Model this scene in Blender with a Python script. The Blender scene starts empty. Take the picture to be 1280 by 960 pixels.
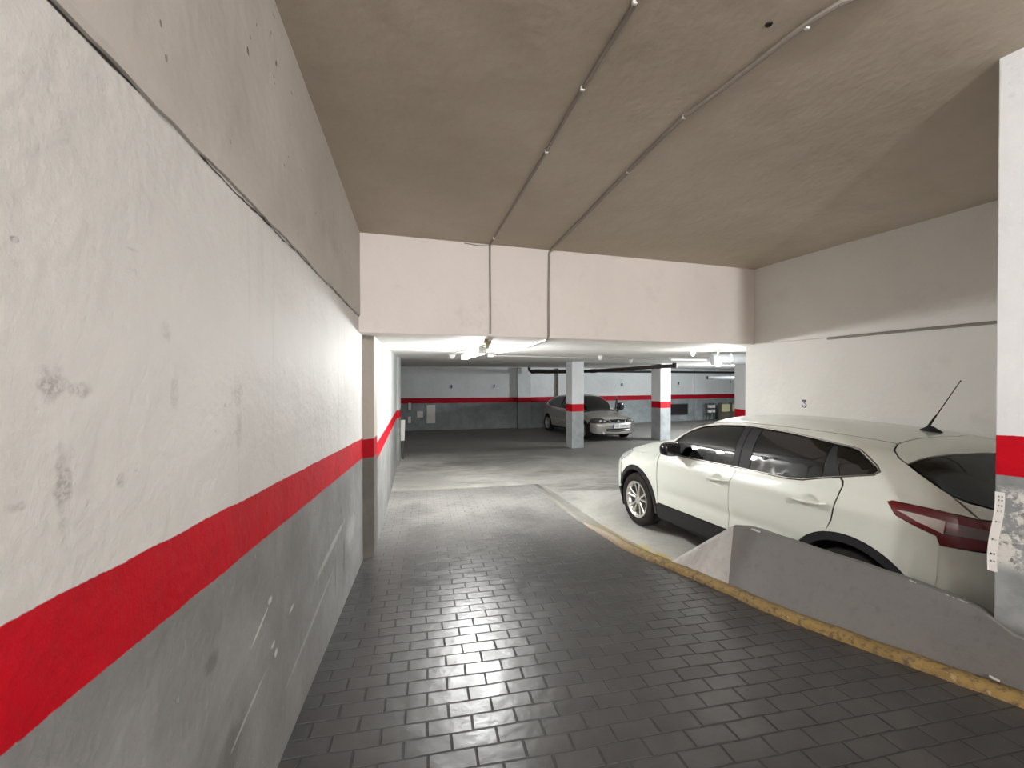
import bpy, bmesh, math, random
import numpy as np
from mathutils import Vector, Matrix
from mathutils.geometry import delaunay_2d_cdt
random.seed(7)
PI=math.pi
scene=bpy.context.scene
col=scene.collection

# ------------------------------------------------------------------ materials
def mat(name, base=(.5,.5,.5), rough=.6, metal=0., **kw):
    m=bpy.data.materials.new(name); m.use_nodes=True
    b=m.node_tree.nodes['Principled BSDF']
    b.inputs['Base Color'].default_value=(*base,1); b.inputs['Roughness'].default_value=rough
    b.inputs['Metallic'].default_value=metal
    for k,v in kw.items(): b.inputs[k.replace('_',' ')].default_value=v
    return m
class NT:
    def __init__(s,m):
        s.m=m; s.t=m.node_tree; s.b=s.t.nodes['Principled BSDF']
        s.pos=s.t.nodes.new('ShaderNodeNewGeometry').outputs['Position']
    def n(s,typ,**kw):
        o=s.t.nodes.new('ShaderNode'+typ)
        for k,v in kw.items(): setattr(o,k,v)
        return o
    def l(s,a,b): s.t.links.new(a,b)
    def put(s,sock,v):
        if hasattr(v,'links') or isinstance(v,bpy.types.NodeSocket): s.l(v,sock)
        else: sock.default_value=v if not isinstance(v,tuple) or len(v)!=3 or sock.type!='RGBA' else (*v,1)
    def math(s,op,a,b=0.,c=0.,clamp=False):
        o=s.n('Math',operation=op); o.use_clamp=clamp
        s.put(o.inputs[0],a); s.put(o.inputs[1],b)
        if op in('MULTIPLY_ADD','SMOOTH_MIN'): s.put(o.inputs[2],c)
        return o.outputs[0]
    def sep(s,v):
        o=s.n('SeparateXYZ'); s.l(v,o.inputs[0]); return o.outputs
    def comb(s,x,y,z):
        o=s.n('CombineXYZ')
        for i,v in enumerate((x,y,z)): s.put(o.inputs[i],v)
        return o.outputs[0]
    def noise(s,scale,detail=3,rough=.5,vec=None,out='Fac',dist=0.):
        o=s.n('TexNoise'); o.inputs['Scale'].default_value=scale; o.inputs['Detail'].default_value=detail
        o.inputs['Roughness'].default_value=rough; o.inputs['Distortion'].default_value=dist
        s.l(vec if vec is not None else s.pos,o.inputs['Vector']); return o.outputs[out]
    def voro(s,scale,vec=None,feature='F1'):
        o=s.n('TexVoronoi',feature=feature); o.inputs['Scale'].default_value=scale
        s.l(vec if vec is not None else s.pos,o.inputs['Vector']); return o.outputs['Distance']
    def ramp(s,f,lo,hi,a=0.,b=1.):
        o=s.n('MapRange',interpolation_type='SMOOTHSTEP'); s.put(o.inputs['Value'],f)
        o.inputs['From Min'].default_value=lo;o.inputs['From Max'].default_value=hi
        o.inputs['To Min'].default_value=a;o.inputs['To Max'].default_value=b
        return o.outputs['Result']
    def mix(s,f,a,b,blend='MIX'):
        o=s.n('Mix',data_type='RGBA',blend_type=blend)
        s.put(o.inputs['Factor'],f); s.put(o.inputs[6],a); s.put(o.inputs[7],b); return o.outputs[2]
    def scale(s,sx,sy,sz):
        o=s.n('Mapping'); o.inputs['Scale'].default_value=(sx,sy,sz); s.l(s.pos,o.inputs['Vector']); return o.outputs[0]
    def bump(s,h,strength=.3,dist=.01,prev=None):
        o=s.n('Bump'); o.inputs['Strength'].default_value=strength; o.inputs['Distance'].default_value=dist
        s.l(h,o.inputs['Height'])
        if prev is not None: s.l(prev,o.inputs['Normal'])
        return o.outputs[0]
    def done(s,colr=None,rough=None,bump=None):
        if colr is not None: s.put(s.b.inputs['Base Color'],colr)
        if rough is not None: s.put(s.b.inputs['Roughness'],rough)
        if bump is not None: s.l(bump,s.b.inputs['Normal'])
        return s.m

RED=(.55,.003,.014); WHITE=(.72,.71,.685); GREY=(.25,.25,.245)
def band_wall(name, zlo, zhi, slope=0., white=WHITE, red=RED, grey=GREY, rough_white=.65, dirt=1., scratch=False, chips=False, crack=False, wob=.004, scuffy=0):
    SPEC=.14
    """painted wall: grey dado, red stripe, white above; heights may follow the ramp"""
    m=mat(name,rough=.6); s=NT(m); x,y,z=s.sep(s.pos)
    h=s.math('MULTIPLY_ADD',y,slope,z) if slope else z
    wn=s.noise(5,4,.6); w2=s.noise(60,2)
    h2=s.math('ADD',h,s.math('MULTIPLY',s.math('SUBTRACT',wn,.5),wob*4))
    h2=s.math('ADD',h2,s.math('MULTIPLY',s.math('SUBTRACT',w2,.5),wob))
    big=s.noise(1.1,5,.6)
    wv=s.mix(s.ramp(big,.3,.75),tuple(c*.90 for c in white),white)
    streak=s.noise(1.0,5,.65,vec=s.scale(6,6,.5))
    wv=s.mix(s.ramp(streak,.56,.78,0,.30*dirt),wv,(.36,.33,.30))
    sc=s.noise(9,6,.72)
    wv=s.mix(s.ramp(sc,.66,.76,0,.55*dirt),wv,(.25,.23,.22))
    dots=s.voro(3.3); wv=s.mix(s.ramp(dots,.035,.05,.8*dirt,0),wv,(.12,.11,.10))
    g=s.mix(s.ramp(s.noise(2.2,5,.65),.3,.75),tuple(c*.82 for c in grey),tuple(c*1.2 for c in grey))
    g=s.mix(s.ramp(s.noise(3,6,.7,vec=s.scale(3,3,.8)),.6,.8,0,.5),g,(.13,.125,.12))
    if scratch:
        tv=s.n('Mapping'); tv.inputs['Rotation'].default_value=(.35,0,0); tv.inputs['Scale'].default_value=(1,1.2,14); s.l(s.pos,tv.inputs['Vector'])
        sm=s.noise(3.0,5,.75,vec=tv.outputs[0])
        sm=s.math('MULTIPLY',s.ramp(sm,.66,.74),s.ramp(h,.75,.5))
        g=s.mix(s.math('MULTIPLY',sm,.55),g,(.55,.54,.52))
        tv2=s.scale(1,2.5,2.2); sp=s.noise(9,3,.6,vec=tv2)
        g=s.mix(s.math('MULTIPLY',s.ramp(sp,.73,.76),.8),g,(.7,.69,.67))
    if chips:
        cn=s.noise(6.5,6,.7); cm=s.math('MULTIPLY',s.ramp(cn,.46,.52),s.math('MULTIPLY',s.ramp(z,1.38,1.32),s.ramp(z,.92,1.0)))
        inner=s.mix(s.ramp(s.noise(16,5,.75),.5,.62),(.60,.60,.57),(.20,.20,.20))
        g=s.mix(cm,s.mix(s.ramp(s.noise(5,3),.35,.65),(.20,.215,.22),(.30,.32,.33)),inner)
        g=s.mix(s.ramp(s.math('ADD',z,s.math('MULTIPLY',s.noise(6,3),.12)),.78,.68),g,(.145,.138,.13))
    rv=s.mix(s.ramp(s.noise(3,4),.35,.7),tuple(c*.86 for c in red),red)
    rv=s.mix(s.ramp(s.noise(35,3,.7),.76,.79,0,.7),rv,(.6,.45,.42))
    def blob(y0,z0,ry,rz,k=0.,ns=30,am=1.1):
        a=s.math('DIVIDE',s.math('SUBTRACT',y,y0),ry); zz=s.math('SUBTRACT',s.math('SUBTRACT',z,z0),s.math('MULTIPLY',s.math('SUBTRACT',y,y0),k)); b_=s.math('DIVIDE',zz,rz)
        r2=s.math('ADD',s.math('MULTIPLY',a,a),s.math('MULTIPLY',b_,b_))
        r2=s.math('ADD',r2,s.math('MULTIPLY',s.math('SUBTRACT',s.noise(ns,5,.75),.5),am*4))
        return s.ramp(r2,1.0,.1)
    if scratch:
        for (y0,z0,ry,rz,st) in ((.825,1.897,.026,.03,.75),(.885,1.885,.026,.014,.6),(.845,1.73,.018,.065,.7),(1.168,1.872,.018,.05,.32),(1.134,2.014,.022,.025,.35),(1.52,1.86,.04,.05,.4),(1.53,1.74,.025,.06,.35),(.763,2.109,.007,.005,.95),(.767,1.713,.02,.009,.6),(.98,1.70,.012,.016,.5),(1.02,2.172,.02,.004,.5)):
            wv=s.mix(s.math('MULTIPLY',s.math('MULTIPLY',blob(y0,z0,ry*1.25,rz*1.2,0,30,1.1),s.ramp(s.noise(120,4,.7),.42,.62,.25,1)),st*.8),wv,(.22,.195,.185))
        for (y0,z0,ry,rz,k,st) in ((1.343,1.10,.05,.035,0,.45),(1.45,.74,.10,.10,0,.5),(3.3,.62,.03,.2,0,.6),(3.0,.60,.03,.18,0,.5),(3.2,.98,.03,.04,0,.6)):
            g=s.mix(s.math('MULTIPLY',blob(y0,z0,ry,rz,k,12,.5),st),g,(.11,.105,.10))
        for (y0,z0,ry,rz,k,st) in ((1.70,1.00,.09,.010,.35,.85),(1.80,1.045,.03,.016,0,.8),(2.07,.871,.05,.010,.1,.85),(1.83,.85,.03,.014,0,.85),(1.86,.80,.02,.02,0,.9),(1.60,.77,.16,.010,.2,.5),(2.9,.83,.5,.030,.08,.45),(2.5,.62,.6,.02,.1,.3),(3.6,.7,.25,.12,0,.3)):
            g=s.mix(s.math('MULTIPLY',blob(y0,z0,ry,rz,k,26,.6),st),g,(.58,.57,.55))
    f1=s.ramp(h2,zlo-.0015,zlo+.0015); f2=s.ramp(h2,zhi-.0015,zhi+.0015)
    c=s.mix(f1,g,rv); c=s.mix(f2,c,wv)
    b=s.bump(s.noise(28,6,.65),.25,.012); b=s.bump(s.noise(3,4,.6),.35,.05,b)
    b=s.bump(s.noise(160,2,.5),.12,.004,b)
    s.b.inputs['Specular IOR Level'].default_value=SPEC
    return s.done(c,.6,b)

m_wall_left=band_wall('ramp_wall_paint',1.405,1.592,.0573,dirt=1.,scratch=True)
m_wall_park=band_wall('parking_wall_paint',1.055,1.235,0,white=(.50,.51,.505),dirt=.5)
m_wall_far=band_wall('far_wall_paint',1.03,1.235,0,white=(.66,.68,.68),grey=(.22,.24,.245),red=(.36,.006,.018),dirt=.45,wob=.006)
m_column=band_wall('column_paint',1.03,1.24,0,white=(.78,.79,.80),grey=(.36,.38,.385),dirt=.45)
m_pillar=band_wall('chipped_pillar_paint',1.413,1.617,-.004,white=(.80,.82,.84),chips=True,dirt=.12)
m_bay=band_wall('bay_wall_paint',1.03,1.24,0,white=(.72,.71,.67),dirt=.22)

def plaster(name,c1,c2,dirt=(.3,.27,.24),amt=.3,bumpk=1.,spots=0.):
    m=mat(name); s=NT(m)
    c=s.mix(s.ramp(s.noise(.9,5,.6),.3,.7),c1,c2)
    c=s.mix(s.ramp(s.noise(2.6,6,.68),.55,.8,0,amt),c,dirt)
    if spots:
        sn=s.noise(14,4,.6,vec=s.scale(1,.6,1.2)); mask=s.ramp(s.noise(1.6,2),.48,.6)
        c=s.mix(s.math('MULTIPLY',s.math('MULTIPLY',s.ramp(sn,.68,.74),mask),spots),c,(.12,.10,.09))
    b=s.bump(s.noise(24,6,.65),.22*bumpk,.012); b=s.bump(s.noise(3,3),.3*bumpk,.05,b)
    if spots:
        wv_=s.comb(0,s.math('MULTIPLY',s.sep(s.pos)[1],1.),s.math('MULTIPLY',s.sep(s.pos)[2],.7))
        for sc_,rad,am in ((7.5,.085,.85),(15,.10,.6)):
            vd=s.voro(sc_,vec=wv_); mk=s.math('MULTIPLY',s.ramp(s.math('ADD',vd,s.math('MULTIPLY',s.noise(70,3),.12)),rad+.06,rad+.03),s.ramp(s.noise(2.2,3),.46,.56))
            c=s.mix(s.math('MULTIPLY',mk,am),c,(.10,.08,.07))
            b=s.bump(s.math('SUBTRACT',1.,mk),.7,.006,b)
    return s.done(c,.75,b)
m_ceil=plaster('ramp_ceiling_paint',(.46,.40,.315),(.55,.485,.40),(.36,.315,.25),.4)
m_beam=plaster('beam_paint',(.75,.695,.66),(.80,.75,.715),(.50,.46,.43),.35)
m_upper=plaster('raw_upper_band',(.47,.435,.39),(.57,.535,.495),(.30,.265,.235),.5,.9,.9)
m_ceilp=plaster('parking_ceiling_paint',(.70,.69,.66),(.77,.765,.74),(.45,.43,.4),.3)
m_pilraw=plaster('raw_pillar',(.43,.385,.34),(.52,.47,.42),(.28,.25,.22),.6,1.6,.9)
# brick pavers on the ramp
m_pav=mat('ramp_pavers'); s=NT(m_pav)
x,y,z=s.sep(s.pos)
wx=s.math('MULTIPLY',s.math('SUBTRACT',s.noise(1.6,2),.5),.035)
wy=s.math('MULTIPLY',s.math('SUBTRACT',s.noise(2.3,2,.5,out='Fac'),.5),.03)
v=s.comb(s.math('ADD',x,wx),s.math('ADD',y,wy),0.)
bt=s.n('TexBrick'); bt.offset=.5; bt.offset_frequency=2
for k,val in {'Scale':1.,'Mortar Size':.0062,'Mortar Smooth':.5,'Bias':0.,'Brick Width':.205,'Row Height':.1}.items(): bt.inputs[k].default_value=val
bt.inputs['Color1'].default_value=(.031,.0295,.029,1); bt.inputs['Color2'].default_value=(.047,.045,.044,1); bt.inputs['Mortar'].default_value=(.012,.011,.010,1)
s.l(v,bt.inputs['Vector'])
c=s.mix(s.ramp(s.noise(.8,4,.6),.35,.7,0,.45),bt.outputs['Color'],(.036,.034,.034))
c=s.mix(s.ramp(s.noise(9,2,.5),.3,.8,0,.2),c,(.095,.093,.091))
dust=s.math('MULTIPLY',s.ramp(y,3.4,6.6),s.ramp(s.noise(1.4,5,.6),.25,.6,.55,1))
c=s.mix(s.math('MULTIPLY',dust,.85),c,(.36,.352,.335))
c=s.mix(s.ramp(s.noise(45,3,.6),.755,.775,0,.5),c,(.35,.34,.33))
inv=s.math('SUBTRACT',1.,bt.outputs['Fac'])
b=s.bump(inv,.9,.010); b=s.bump(s.noise(90,3,.5),.10,.002,b)
tile=s.noise(11,2,.5); b=s.bump(tile,.3,.010,b)
r=s.math('ADD',s.ramp(s.noise(7,3,.5),.3,.7,.28,.38),s.math('MULTIPLY',bt.outputs['Fac'],.3))
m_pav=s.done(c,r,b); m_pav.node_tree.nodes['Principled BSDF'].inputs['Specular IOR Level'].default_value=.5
# parking floor concrete
def concrete(name,c1,c2,dark,rough=.6,yellow=False):
    m=mat(name); s=NT(m); x,y,z=s.sep(s.pos)
    c=s.mix(s.ramp(s.noise(.7,6,.62,dist=.6),.32,.68),c1,c2)
    c=s.mix(s.ramp(s.noise(.45,5,.7,vec=s.scale(.6,1.8,1),dist=.4),.50,.66,0,.75),c,dark)
    if yellow:
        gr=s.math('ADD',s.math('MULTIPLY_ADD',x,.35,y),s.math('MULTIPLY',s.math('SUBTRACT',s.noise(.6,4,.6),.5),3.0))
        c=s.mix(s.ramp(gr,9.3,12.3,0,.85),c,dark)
    c=s.mix(s.ramp(s.noise(18,6,.7),.5,.72,0,.35),c,tuple(k*.6 for k in c1))
    if yellow:
        ym=s.math('MULTIPLY',s.ramp(s.math('ABSOLUTE',s.math('SUBTRACT',s.math('MULTIPLY_ADD',y,.24,x),3.44)),.16,.05),s.math('MULTIPLY',s.ramp(y,3.3,3.75),s.ramp(y,5.6,4.4)))
        ym=s.math('MULTIPLY',ym,s.ramp(s.noise(4,5,.65),.36,.6))
        c=s.mix(s.math('MULTIPLY',ym,.9),c,(.50,.37,.05))
    b=s.bump(s.noise(40,5,.65),.25,.006); b=s.bump(s.noise(2,4),.3,.03,b)
    return s.done(c,rough,b)
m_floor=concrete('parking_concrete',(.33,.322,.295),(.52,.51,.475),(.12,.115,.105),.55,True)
m_par=concrete('parapet_render',(.125,.12,.115),(.15,.145,.14),(.11,.105,.10),.6)
m_parl=concrete('parapet_bare_end',(.34,.33,.31),(.46,.44,.42),(.20,.19,.18),.7)
# kerb
m_kerb=mat('worn_yellow_kerb'); s=NT(m_kerb); x,y,z=s.sep(s.pos)
ye=s.mix(s.ramp(s.noise(4,5,.6),.3,.7),(.20,.125,.035),(.30,.20,.06))
ye=s.mix(s.ramp(s.noise(25,5,.7),.50,.64,0,.9),ye,(.075,.052,.035))
ye=s.mix(s.ramp(s.noise(9,4,.7),.60,.68,0,.6),ye,(.52,.42,.25))
ye=s.mix(s.ramp(y,3.5,4.8),ye,(.40,.34,.27))
m_kerb=s.done(ye,.6,s.bump(s.noise(40,6,.7),.8,.015))

m_white=mat('white_car_paint',(.71,.74,.675),.28,0,Coat_Weight=.6,Coat_Roughness=.05)
m_silver=mat('silver_car_paint',(.50,.48,.45),.32,.4,Coat_Weight=.6,Coat_Roughness=.05)
m_blackp=mat('black_plastic',(.018,.018,.020),.6,0,Specular_IOR_Level=.3)
m_gloss=mat('gloss_black',(.010,.010,.011),.12)
m_seam=mat('dark_shell',(.012,.012,.012),.8)
m_rub=mat('tyre_rubber',(.020,.019,.018),.75); s=NT(m_rub); m_rub=s.done(s.mix(s.ramp(s.noise(20,4),.4,.7,0,.5),(.016,.014,.013),(.035,.030,.027)),.85); s.b.inputs['Specular IOR Level'].default_value=.2
m_alloy=mat('alloy',(.72,.71,.68),.28,.9)
m_alloyd=mat('alloy_dark',(.10,.10,.10),.45,.6)
m_chrome=mat('trim_chrome',(.20,.18,.165),.38,.9)
m_seat=mat('seat_fabric',(.035,.035,.036),.85)
def glassmat(name,tint,ior=1.75,rough=.02):
    m=bpy.data.materials.new(name); m.use_nodes=True; t=m.node_tree; t.nodes.clear()
    o=t.nodes.new('ShaderNodeOutputMaterial'); mx=t.nodes.new('ShaderNodeMixShader'); tr=t.nodes.new('ShaderNodeBsdfTransparent')
    gl=t.nodes.new('ShaderNodeBsdfGlossy'); fr=t.nodes.new('ShaderNodeFresnel'); fr.inputs['IOR'].default_value=ior
    tr.inputs[0].default_value=(*tint,1); gl.inputs['Roughness'].default_value=rough
    t.links.new(fr.outputs[0],mx.inputs[0]); t.links.new(tr.outputs[0],mx.inputs[1]); t.links.new(gl.outputs[0],mx.inputs[2]); t.links.new(mx.outputs[0],o.inputs[0])
    return m
m_glass=glassmat('tinted_glass',(.70,.80,.75))
m_glassd=glassmat('privacy_glass',(.16,.18,.18))
m_redl=mat('red_lens',(.14,.002,.006),.10,0,Coat_Weight=1.)
m_redd=mat('dark_red_lens',(.07,.002,.004),.10,0,Coat_Weight=1.)
m_clear=mat('clear_lens',(.62,.56,.52),.15,0,Coat_Weight=1.)
m_grl=mat('ribbed_lens',(.20,.14,.14),.2,.3,Coat_Weight=1.)
m_head=mat('headlamp_lens',(.62,.62,.62),.15,.2,Coat_Weight=1.)
m_headd=mat('headlamp_housing',(.10,.10,.10),.15,.3,Coat_Weight=1.)
m_amber=mat('plate_white',(.75,.75,.74),.4)
m_blue=mat('plate_blue',(.02,.05,.3),.4)
m_ink=mat('dark_ink',(.03,.035,.05),.6)
m_inkb=mat('stencil_ink',(.045,.07,.13),.7)
m_cond=mat('grey_conduit',(.27,.245,.21),.5)
m_condw=mat('painted_conduit',(.62,.60,.57),.5)
m_pipe=mat('brown_pipe',(.045,.028,.022),.45)
m_pipeg=mat('dark_grey_pipe',(.02,.021,.022),.8)
m_steel=mat('galvanised_duct',(.30,.32,.33),.5,.4)
m_steelband=mat('duct_joint_steel',(.8,.8,.8),.25,.8)
m_plw=mat('white_plastic',(.75,.74,.72),.4)
m_cream=mat('aged_plastic',(.42,.37,.24),.5)
m_paper=mat('paper',(.62,.60,.57),.8)
m_yel=mat('pale_yellow_board',(.50,.47,.27),.6)
m_wood=mat('dark_posts',(.06,.055,.045),.7)
def emis(name,c,strength):
    m=mat(name,(.8,.8,.8),.4); b=m.node_tree.nodes['Principled BSDF']
    b.inputs['Emission Color'].default_value=(*c,1); b.inputs['Emission Strength'].default_value=strength; return m
m_lamp=emis('lit_diffuser',(1,.985,.95),14)
m_lamp2=emis('lit_bulb',(1,.99,.97),40)

# ------------------------------------------------------------------ helpers
def link(o,parent=None):
    col.objects.link(o)
    if parent is not None: o.parent=parent
    return o
def tag(o,label=None,cat=None,group=None,kind=None):
    if label: o['label']=label
    if cat: o['category']=cat
    if group: o['group']=group
    if kind: o['kind']=kind
    return o
def empty(name,loc=(0,0,0),rz=0.):
    o=bpy.data.objects.new(name,None); o.location=loc; o.rotation_euler=(0,0,rz); o.empty_display_size=.1
    return link(o)
def meshobj(name,verts,faces,m,parent=None,smooth=False,loc=None):
    me=bpy.data.meshes.new(name); me.from_pydata([tuple(map(float,v)) for v in verts],[],faces); me.update()
    if smooth:
        for p in me.polygons: p.use_smooth=True
    me.materials.append(m)
    o=bpy.data.objects.new(name,me)
    if loc is not None: o.location=loc
    return link(o,parent)
class MB:
    def __init__(s): s.v=[]; s.f=[]
    def add(s,v,f):
        n=len(s.v); s.v+= [tuple(map(float,p)) for p in v]; s.f+=[tuple(i+n for i in q) for q in f]; return s
    def box(s,c,size,rot=None,bev=0.):
        sx,sy,sz=[k/2 for k in size]
        bm=bmesh.new(); bmesh.ops.create_cube(bm,size=1)
        for v in bm.verts: v.co=Vector((v.co.x*sx*2,v.co.y*sy*2,v.co.z*sz*2))
        if bev: bmesh.ops.bevel(bm,geom=bm.edges[:]+bm.verts[:],offset=min(bev,min(sx,sy,sz)*.95),segments=3,profile=.5,affect='EDGES')
        M=Matrix.Translation(c)@(rot.to_4x4() if rot else Matrix.Identity(4))
        bm.verts.index_update(); vs=[M@v.co for v in bm.verts]; fs=[[v.index for v in f.verts] for f in bm.faces]; bm.free()
        return s.add(vs,fs)
    def tube(s,pts,r,seg=10,cap=True):
        pts=[Vector(p) for p in pts]; rs=r if isinstance(r,(list,tuple)) else [r]*len(pts)
        n=len(pts); vs=[];fs=[]
        up=Vector((0,0,1)); prev=None
        for i,p in enumerate(pts):
            d=(pts[min(i+1,n-1)]-pts[max(i-1,0)]).normalized()
            if prev is None:
                a=d.cross(up) if abs(d.z)<.9 else d.cross(Vector((1,0,0)))
            else: a=prev-d*prev.dot(d)
            a.normalize(); prev=a; b=d.cross(a)
            for k in range(seg):
                t=2*PI*k/seg; vs.append(p+(a*math.cos(t)+b*math.sin(t))*rs[i])
        for i in range(n-1):
            for k in range(seg):
                k2=(k+1)%seg; fs.append((i*seg+k,i*seg+k2,(i+1)*seg+k2,(i+1)*seg+k))
        if cap: fs.append(tuple(range(seg-1,-1,-1))); fs.append(tuple((n-1)*seg+k for k in range(seg)))
        return s.add(vs,fs)
    def lathe(s,prof,seg=32,axis='z',origin=(0,0,0),close=False):
        vs=[];fs=[];n=len(prof); O=Vector(origin)
        for r,h in prof:
            for k in range(seg):
                t=2*PI*k/seg; a,b=r*math.cos(t),r*math.sin(t)
                p={'z':(a,b,h),'y':(a,h,b),'x':(h,a,b)}[axis]; vs.append(O+Vector(p))
        rng=range(n) if close else range(n-1)
        for i in rng:
            j=(i+1)%n
            for k in range(seg):
                k2=(k+1)%seg; fs.append((i*seg+k,i*seg+k2,j*seg+k2,j*seg+k))
        if not close:
            if prof[0][0]>1e-6: fs.append(tuple(range(seg-1,-1,-1)))
            if prof[-1][0]>1e-6: fs.append(tuple((n-1)*seg+k for k in range(seg)))
        return s.add(vs,fs)
    def prism(s,poly,z0,z1):
        n=len(poly); vs=[(x,y,z0) for x,y in poly]+[(x,y,z1) for x,y in poly]
        fs=[tuple(range(n-1,-1,-1)),tuple(range(n,2*n))]+[(i,(i+1)%n,n+(i+1)%n,n+i) for i in range(n)]
        return s.add(vs,fs)
    def build(s,name,m,parent=None,smooth=False,loc=None,angle=None):
        o=meshobj(name,s.v,s.f,m,parent,smooth,loc)
        bm=bmesh.new(); bm.from_mesh(o.data); bmesh.ops.recalc_face_normals(bm,faces=bm.faces); bm.to_mesh(o.data); bm.free()
        if smooth:
            o.data.set_sharp_from_angle(angle=angle if angle else math.radians(40))
        return o

# ------------------------------------------------------------------ the ramp hall
RZ=lambda y: .43-.0573*y               # ramp surface
XW=-.598
def sm(a,b,x): t=min(max((x-a)/(b-a),0.),1.); return t*t*(3-2*t)
YB=lambda x: 4.03+(x-XW)*.0887         # front face of the cross beam
def CZ(x,y):
    d=max(YB(x)-y,0.); g=1+.45*sm(0,2.9,x)-1.4*sm(2.9,4.1,x)
    return 3.235+.0765*d*g
YEND=-7.0
# left wall, lower painted part and the older band above the crack
def grid_wall(name,fx,ys,zlo,zhi,nz,m,**kw):
    vs=[];fs=[]
    for y in ys:
        a,b=zlo(y),zhi(y)
        for k in range(nz+1): vs.append((fx(y),y,a+(b-a)*k/nz))
    n=nz+1
    for i in range(len(ys)-1):
        for k in range(nz): fs.append((i*n+k,(i+1)*n+k,(i+1)*n+k+1,i*n+k+1))
    return vs,fs
mb=MB()
ZC=lambda y: 2.526-.0118*y-.0573*0     # the crack line between wall and band
mb.box((XW-.15,(YEND+4.3)/2,1.1),(.30,4.3-YEND,3.4))
mb.v=[(a,b,(ZC(b)+.02 if c>2 else -.3)) for a,b,c in mb.v]
o=mb.build('wall_left',m_wall_left); tag(o,kind='structure')
# band: its lower edge is ragged
ys=[YEND+i*(4.2-YEND)/360 for i in range(361)]
vs=[];fs=[]
rng=random.Random(3); off=0.
for i,y in enumerate(ys):
    off=off*.8+rng.uniform(-.004,.004); zl=ZC(y)+off+.003
    ztop=CZ(XW,y)+.05
    for (xx,zz) in ((XW-.02,zl),(XW+.010,zl+.002),(XW+.013,zl+.02),(XW+.012,(zl+ztop)/2),(XW+.012,ztop)): vs.append((xx,y,zz))
for i in range(len(ys)-1):
    for k in range(4): fs.append((i*5+k,(i+1)*5+k,(i+1)*5+k+1,i*5+k+1))
o=meshobj('wall_left_band',vs,fs,m_upper); tag(o,kind='structure')
# crack line in the joint: dark mortar loss strip
vs=[];fs=[]; rng=random.Random(11); off=0
for i,y in enumerate(ys):
    off=off*.85+rng.uniform(-.0035,.0035); w=.0012+abs(rng.gauss(0,.0018)) if rng.random()>.2 else .0004
    for (xx,zz) in ((XW+.0012,ZC(y)+off-w),(XW+.0016,ZC(y)+off+w)): vs.append((xx,y,zz))
for i in range(len(ys)-1): fs.append((i*2,(i+1)*2,(i+1)*2+1,i*2+1))
o=meshobj('wall_left_crack',vs,fs,mat('crack_dark',(.05,.042,.035),.9)); tag(o,kind='structure')

# pillar at the end of the ramp wall
mb=MB(); mb.prism([(XW-.04,4.215),(-.503,4.325),(-.503,4.60),(XW-.2,4.60),(XW-.2,4.215)],-.1,2.405)
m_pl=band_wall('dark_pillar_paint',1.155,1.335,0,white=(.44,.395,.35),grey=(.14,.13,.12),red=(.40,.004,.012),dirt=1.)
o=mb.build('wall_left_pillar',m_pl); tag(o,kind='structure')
mb=MB()
for k in range(16):
    mb.box((-.59+rng.uniform(0,.085),4.25+.01*k/2,2.405+rng.uniform(-.006,.01)),(rng.uniform(.006,.022),.02,rng.uniform(.005,.014)),Matrix.Rotation(rng.uniform(-.5,.5),3,'Y'))
o=mb.build('trim_rubble',mat('broken_mortar',(.10,.075,.055),.9)); tag(o,kind='structure')

# left wall of the parking level
mb=MB(); mb.prism([(-.508,4.34),(-.655,9.9),(-1.0,9.9),(-1.0,4.34)],-.05,2.6)
o=mb.build('wall_left_parking',m_wall_park); tag(o,kind='structure')
mb=MB(); mb.prism([(-.665,9.75),(-.60,9.75),(-.60,10.35),(-.665,10.35)],-.05,2.6); 
mb.prism([(-1.6,10.35),(-.60,10.35),(-.60,10.40),(-1.6,10.40)],-.05,2.6)
o=mb.build('wall_left_pilaster',m_wall_park); tag(o,kind='structure')
mb=MB(); mb.prism([(-1.7,10.3),(-1.6,10.3),(-1.6,16.9),(-1.7,16.9)],-.05,2.6)
o=mb.build('wall_left_recess',m_wall_far); tag(o,kind='structure')

# cross beam
def beam_poly():
    return [(-.9,YB(-.9)),(3.87,YB(3.87)),(3.87,YB(3.87)+.30),(-.9,YB(-.9)+.30)]
mb=MB(); P=beam_poly(); mb.prism(P,2.335,3.6); o=mb.build('wall_back_beam',m_beam); tag(o,kind='structure')
mod=o.modifiers.new('b','BEVEL'); mod.width=.008; mod.segments=2

# ramp ceiling as a gently warped slab
vs=[];fs=[];nx,ny=60,60
x0,x1=-.9,7.2
for i in range(nx+1):
    x=x0+(x1-x0)*i/nx
    for j in range(ny+1):
        yt=YB(x)+.15; y=YEND+(yt-YEND)*j/ny
        vs.append((x,y,CZ(x,y)))
n=ny+1
for i in range(nx):
    for j in range(ny): fs.append((i*n+j,i*n+j+1,(i+1)*n+j+1,(i+1)*n+j))
nv=len(vs); vs+=[(x0,YEND,4.8),(x1,YEND,4.8),(x1,YB(x1)+.15,4.8),(x0,YB(x0)+.15,4.8)]
fs.append((nv,nv+1,nv+2,nv+3))
o=meshobj('ceiling',vs,fs,m_ceil,smooth=True); tag(o,kind='structure')
# small broken-out holes in the ceiling
def chip(x,y,r):
    z=CZ(x,y); mb=MB(); pr=[(r*1.5,-.001),(r*1.15,-.006),(r*.95,-.002),(r*.6,-.0015),(0,-.001)]
    mb.lathe([(a,z+b) for a,b in pr],14,'z',(x,y,0)); return mb

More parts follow.
